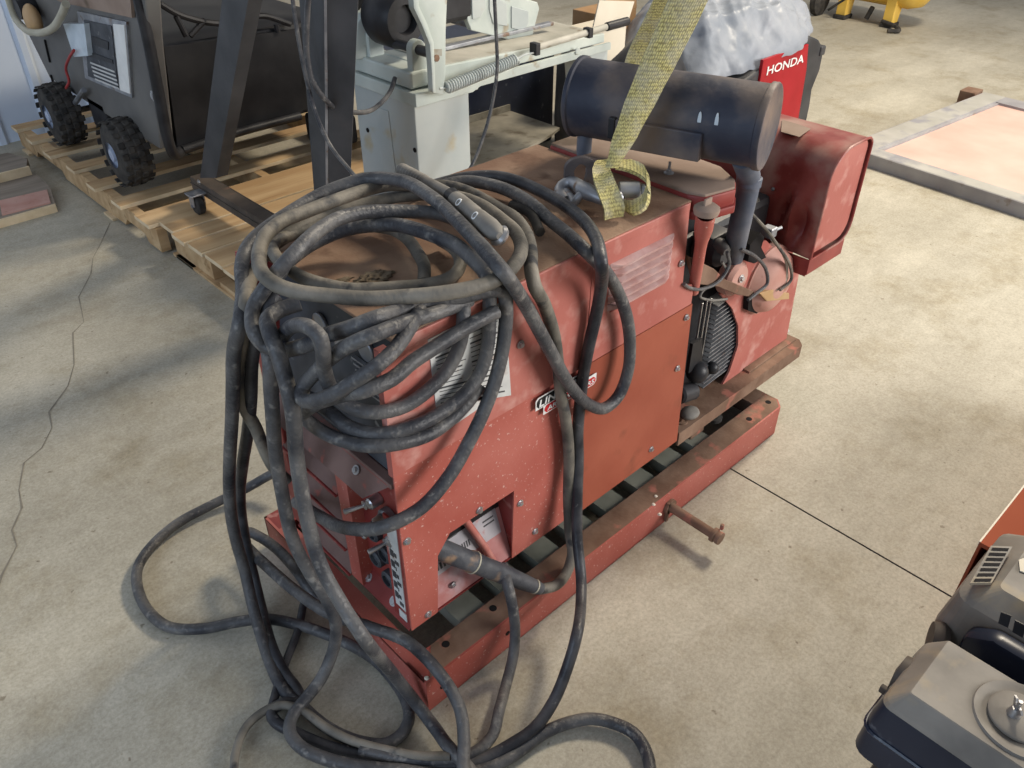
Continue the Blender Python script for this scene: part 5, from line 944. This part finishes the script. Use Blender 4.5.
# ------------------------------------------------------------------ red inverter generator under the silver cover
HG = thing('inverter_generator', 'small red and dark grey generator half covered by the silver sheet', 'generator', (3.9, 2.4, 0.0))
A = [(4.257, 2.200, 0.490), (4.365, 2.200, 0.453), (4.447, 2.200, 0.388), (4.451, 2.200, 0.281), (4.408, 2.200, 0.182), (4.422, 2.200, 0.096), (4.423, 2.200, -0.012)]
b = BM(); prism(b, [(p[0], p[2]) for p in A] + [(4.10, .0), (3.52, 0), (3.52, .33), (3.80, .40), (4.18, .46)], 'y', 2.21, 2.60, bev=.012); obj('body', b, 'dkgrey', HG)
A = [(3.807, 2.200, 0.450), (4.232, 2.200, 0.455), (4.268, 2.200, 0.316), (4.293, 2.200, 0.018), (3.809, 2.200, 0.130)]
b = BM(); prism(b, [(p[0], p[2]) for p in A], 'y', 2.196, 2.215, bev=.003); rp = obj('side_cover', b, 'hondared', HG)
q = [(3.856, 2.190, 0.390), (4.209, 2.190, 0.370)]
tt = text_bm('HONDA', .055, .0006); wd, mn = width_of(tt); k = (q[1][0] - q[0][0]) / wd
for v in tt.verts: v.co = Vector((q[0][0] + (v.co.x - mn) * k, 2.194 - v.co.z, .368 + v.co.y * 1.1))
b = BM(); merge(b, tt); obj('lettering', b, 'white', rp)
b = BM(); box(b, (3.72, 2.192, .02), (3.76, 2.215, .36), .002); obj('side_vent', b, 'black', HG)
b = BM(); q = Vector((4.417, 2.200, 0.382)); box(b, q + Vector((-.02, .0, -.02)), q + Vector((.03, .05, .03)), .008); obj('handle_lug', b, 'dkgrey', HG)
# the silver cover
t = bmesh.new(); NX, NY_ = 130, 90; rows = []
def tn(x, y):
    s = 0
    for (a, c, p, am) in ((9, 5, .3, .014), (17, -11, 1.7, .013), (5, 23, .9, .014), (13, 37, 2.2, .010), (47, -39, 4.2, .006), (7, 49, 3.0, .009), (31, 73, 1.1, .005)): s += am * (1 - 2 * abs(math.sin(a * x * .5 + c * y * .5 + p + 1.3 * math.sin(3 * x - 2 * y))))
    return s
for i in range(NX + 1):
    row = []
    for j in range(NY_ + 1):
        u = -1 + 2 * i / NX; v = -1 + 2 * j / NY_
        uu = u * math.sqrt(1 - v * v / 2); vv = v * math.sqrt(1 - u * u / 2)
        r_ = min(1.0, math.hypot(uu, vv)); ang = math.atan2(vv, uu)
        rx = 0.66 * (1 + .04 * math.sin(3 * ang + 1) + .03 * math.sin(7 * ang)); ry = 0.44 * (1 + .05 * math.sin(4 * ang))
        x = 4.02 + uu * rx; y = 2.64 + vv * ry
        hang = 0.440 + .085 * uu + .012 * math.sin(5 * ang + .5)
        z = hang + (.76 + .03 * uu - hang) * (1 - r_ ** 2.6) ** .75 + tn(x, y) * min(1, (1.02 - r_) * 5 + .25)
        x += tn(y, z) * .4; y += tn(z, x) * .4
        row.append(t.verts.new((x, y, max(z, .30))))
    rows.append(row)
for A_, B_ in zip(rows, rows[1:]):
    for j in range(NY_): t.faces.new((A_[j], A_[j + 1], B_[j + 1], B_[j]))
r_ = bmesh.ops.extrude_face_region(t, geom=t.faces[:])
for v in r_['geom']:
    if isinstance(v, bmesh.types.BMVert): v.co.z -= .006
b = BM(); merge(b, t); tag(obj('silver_cover', b, 'tarp', None, loc=(3.8, 2.5, .47), smooth=True), 'crumpled silver-white plastic sheet draped over the red generator', 'cover')

# ------------------------------------------------------------------ steel framed panel on the floor at the right
DP = thing('steel_framed_panel', 'flat grey steel frame with a pinkish board inside, lying on the floor', 'panel', (4.7, 1.0, 0.0))
o_ = Vector((4.040, 1.795, 0)); ux = Vector((1.197, -.11, 0)).normalized(); uy = Vector((-.07, -.744, 0)).normalized()
LX, LY, bw, hz_ = 1.46, 2.3, .135, .064
def fr(a, c, z): p = o_ + ux * a + uy * c; return Vector((p.x, p.y, z))
def frbox(bm, a0, a1, c0, c1, z0, z1, mi=0): quadslab(bm, [fr(a0, c0, z1), fr(a1, c0, z1), fr(a1, c1, z1), fr(a0, c1, z1)], (0, 0, z0 - z1), mi)
b = BM(); frbox(b, 0, bw * .75, bw, LY - bw, .0, hz_); frbox(b, LX - bw, LX, bw, LY - bw, 0, hz_); frbox(b, 0, LX, LY - bw, LY, 0, hz_); frbox(b, .0, LX, 0, bw, 0, hz_); fo = obj('outer_frame', b, 'doorsteel', DP)
b = BM(); frbox(b, .006, bw * .72, .006, LY, hz_, hz_ + .0015); frbox(b, .006, LX - .006, .006, bw - .006, hz_, hz_ + .0018); obj('frame_dust', b, 'doortop', fo)
b = BM(); frbox(b, bw * .75, LX - bw, bw, LY - bw, .01, hz_ - .014); obj('inset_board', b, 'pinkply', DP)
b = BM(); frbox(b, bw * .75, LX - bw, bw, bw + .018, hz_ - .014, hz_ - .004); obj('inner_bead', b, 'doorsteel', DP)
b = BM(); p = fr(LX - .10, -.02, .05); box(b, p + Vector((-.03, -.02, -.05)), p + Vector((.09, .07, .03)), .003); obj('corner_bracket', b, 'rustbrown', DP)

# ------------------------------------------------------------------ yellow compressor far back
YC = thing('air_compressor', 'yellow air compressor tank on feet, cut by the top edge of the photo', 'compressor', (7.05, 3.1, 0))
b = BM(); lathe(b, (7.12, 3.58, .34), (7.05, 2.72, .34), [(0, 0), (.12, .02), (.19, .08), (.215, .18), (.215, .82), (.19, .92), (.12, .98), (0, 1)], 36); tk = obj('air_tank', b, 'yellowpaint', YC, smooth=True)
for y in (3.36, 2.96):
    b = BM(); prism(b, [(6.90, 0.03), (7.0, .03), (7.04, .22), (6.90, .24)], 'y', y - .04, y + .04, bev=.004); obj('foot', b, 'yellowpaint', YC)
    b = BM(); box(b, (6.88, y - .05, 0), (7.02, y + .05, .032), .006); obj('foot_pad', b, 'rubber', YC)
b = BM(); lathe(b, (6.90, 3.52, .12), (6.90, 3.60, .12), [(0, 0), (.09, 0), (.12, .2), (.12, .8), (.09, 1), (0, 1)], 28); obj('wheel', b, 'rubber', YC, smooth=True)
b = BM(); tube(b, [(6.86, 3.45, .06), (6.84, 3.25, .22), (6.82, 3.02, .40), (6.82, 2.9, .5)], .010, n=8); obj('hose', b, 'rubber', YC, smooth=True)
b = BM(); tube(b, [(6.9, 3.0, .04), (6.85, 2.86, .03), (6.78, 2.80, .02), (6.72, 2.86, .02)], .016, n=8); cyl(b, (6.94, 3.15, .03), (6.94, 3.12, .12), .02, n=10); obj('drain_hose', b, 'rubber', YC, smooth=True)
b = BM(); quadslab(b, [(6.905, 3.12, .40), (6.905, 2.98, .40), (6.912, 2.98, .42), (6.912, 3.12, .42)], (.01, 0, 0)); obj('decal', b, 'black', YC)

# ------------------------------------------------------------------ small engines bottom right
E1 = thing('small_engine', 'small engine with a dusty square air cleaner cover and a wing nut, nearest bottom right', 'engine', (1.0, -0.05, 0))
T = [Vector(p) for p in [(1.060, 0.109, 0.450), (0.926, 0.099, 0.450)]]
xa, xb = T[1].x, T[0].x; yt = T[0].y - .004
def loft(bm, secs, mi=0):
    t = bmesh.new(); rs = [[t.verts.new(p) for p in s] for s in secs]
    for A_, B_ in zip(rs, rs[1:]):
        n_ = len(A_)
        for k in range(n_): t.faces.new((A_[k], A_[(k + 1) % n_], B_[(k + 1) % n_], B_[k]))
    t.faces.new(rs[0]); t.faces.new(rs[-1][::-1]); merge(bm, t, mi)
def rrect(x0, x1, y0, y1, z, r, n=4):
    out = []
    for cx_, cy_, a0 in ((x1 - r, y1 - r, 0), (x0 + r, y1 - r, 90), (x0 + r, y0 + r, 180), (x1 - r, y0 + r, 270)):
        for k in range(n + 1): a = R(a0 + 90 * k / n); out.append(Vector((cx_ + r * math.cos(a), cy_ + r * math.sin(a), z)))
    return out
yl = -0.135
b = BM(); loft(b, [rrect(xa, xb, yl, yt, .45, .004), rrect(xa - .002, xb + .002, yl, yt + .002, .4485, .005), rrect(xa - .022, xb + .006, yl - .01, yt + .024, .425, .016), rrect(xa - .026, xb + .008, yl - .012, yt + .028, .418, .018)]); ac = obj('air_cleaner_cover', b, 'engdust', E1)
b = BM(); loft(b, [rrect(xa - .026, xb + .008, yl - .012, yt + .028, .4175, .018), rrect(xa - .034, xb + .010, yl - .014, yt + .034, .385, .022), rrect(xa - .040, xb + .012, yl - .016, yt + .038, .300, .026)]); obj('air_cleaner_body', b, 'engblue', E1, smooth=True)
b = BM(); loft(b, [rrect(xa - .0375, xb + .012, yl - .016, yt + .0370, .362, .024), rrect(xa - .040, xb + .013, yl - .017, yt + .0395, .359, .025), rrect(xa - .0385, xb + .012, yl - .016, yt + .038, .355, .024)]); obj('cover_seam', b, 'engblue', E1)
wn = Vector((0.995, -0.015, 0.452))
b = BM(); lathe(b, wn + Vector((.004, -.012, .0)), wn + Vector((.004, -.012, -.006)), [(.066, .3), (.064, -.3), (.056, -.1), (.050, .3), (.0, .35)], 40); obj('recess_ring', b, 'engdust', ac, smooth=True)
b = BM(); lathe(b, wn + Vector((0.004, -.008, -.0)), wn + Vector((0.004, -.008, .0065)), [(0.042, 0), (.042, .6), (.038, 1), (0, 1)], 36); obj('nut_plate', b, 'engdust', ac, smooth=True)
b = BM(); z0 = wn + Vector((0, 0, .006)); lathe(b, z0, z0 + Vector((0, 0, .014)), [(0, 0), (.010, 0), (.008, .6), (.006, 1), (0, 1)], 16); cyl(b, z0, z0 + Vector((0, 0, .030)), .0032, n=10)
mt = Matrix.Translation(z0 + Vector((0, 0, .009)))
for s in (-1, 1): prism(b, [(0, -.004), (s * .006, -.004), (s * .017, .012), (s * .010, .014), (0, .004)], 'y', -.0016, .0016, mtx=mt @ Matrix.Rotation(R(35), 4, 'Z'))
obj('wing_nut', b, 'steel', ac, smooth=True)
rc = (1.045, 0.164, 0.330)
b = BM(); lathe(b, (.998, .10, .392), (.998, .146, .392), [(0, 0), (.032, 0), (.034, .4), (.030, .9), (.0, 1)], 30); box(b, (.958, .125, .368), (.968, .150, .382), .002); obj('recoil_cover', b, 'darksteel', E1, smooth=True)
b = BM(); box(b, (.93, -.12, .10), (1.08, .10, .34), .02); for_ = [box(b, (.91, -.11, .14 + .02 * k), (1.10, .09, .147 + .02 * k)) for k in range(7)]; box(b, (.90, -.15, 0), (1.10, .12, .10), .01); obj('crankcase', b, 'black', E1)
E2 = thing('small_engine', 'small dark blue engine with a slotted vent panel, behind the wing nut engine', 'engine', (1.32, -0.05, 0))
b = BM(); zt3 = .42
loft(b, [rrect(1.262, 1.44, -.26, .095, zt3, .012), rrect(1.222, 1.46, -.27, .145, zt3 - .035, .03), rrect(1.205, 1.47, -.28, .158, zt3 - .12, .04), rrect(1.21, 1.46, -.28, .150, .12, .04), rrect(1.20, 1.48, -.28, .16, .0, .03)])
e2b = obj('engine_shroud', b, 'engdust', E2)
b = BM(); q0_, q1_, q2_, q3_ = [Vector(p) for p in [(1.375, 0.134, 0.423), (1.403, 0.107, 0.423), (1.255, 0.102, 0.423), (1.246, 0.140, 0.408)]]
ln = [Vector(p) for p in [(1.347, 0.142, 0.424), (1.373, 0.114, 0.424), (1.266, 0.107, 0.418), (1.238, 0.133, 0.418)]]
quadslab(b, [p + Vector((0, 0, .001)) for p in ln], (0, 0, -.006)); vp_ = obj('vent_panel', b, 'engdust', e2b)
for k in range(7):
    s = .06 + k * .14; a = ln[0].lerp(ln[3], s); c = ln[1].lerp(ln[2], s); a2 = ln[0].lerp(ln[3], s + .075); c2 = ln[1].lerp(ln[2], s + .075)
    b = BM(); quadslab(b, [a.lerp(c, .12) + Vector((0, 0, .0022)), a.lerp(c, .9) + Vector((0, 0, .0022)), a2.lerp(c2, .9) + Vector((0, 0, .0022)), a2.lerp(c2, .12) + Vector((0, 0, .0022))], (0, 0, -.002)); obj('vent_slot', b, 'hole', vp_)
b = BM(); quadslab(b, [(1.351, 0.094, 0.423), (1.376, 0.084, 0.423), (1.331, 0.065, 0.423), (1.326, 0.083, 0.423)], (0, 0, -.002)); obj('cover_label', b, 'cream', e2b)
b = BM(); prism(b, [(-.26, .385), (.06, .385), (.10, .36), (.10, .22), (-.26, .22)], 'x', 1.175, 1.215, bev=.012); fc = obj('front_cover', b, 'engblue', E2, smooth=True)
for q in ([(1.174, 0.069, 0.454), (1.174, 0.054, 0.458), (1.174, 0.050, 0.431), (1.174, 0.065, 0.429)], [(1.174, 0.047, 0.454), (1.174, 0.030, 0.455), (1.174, 0.026, 0.428), (1.174, 0.042, 0.428)]):
    b = BM(); quadslab(b, q, (.002, 0, 0)); obj('square_port', b, 'black', fc)
b = BM(); lathe(b, (1.19, .145, .29), (1.20, .120, .29), [(0, 0), (.035, 0), (.04, .6), (.035, 1), (0, 1)], 24); obj('side_cap', b, 'darksteel', E2, smooth=True)
b = BM(); prism(b, [(1.49, .178), (2.6, .178), (2.6, -.6), (1.49, -.6)], 'z', .29, .30); prism(b, [(1.49, 0), (2.6, 0), (2.6, .29), (1.49, .29)], 'y', .172, .178); box(b, (1.50, -.6, 0), (2.6, .16, .29)); box(b, (1.49, .176, .292), (2.6, .179, .302), mi=1)
tag(obj('orange_machine_base', b, ['orange', 'cream'], None, loc=(1.9, -.2, 0)), 'flat orange-brown painted steel top at the right edge behind the small engines', 'machine')
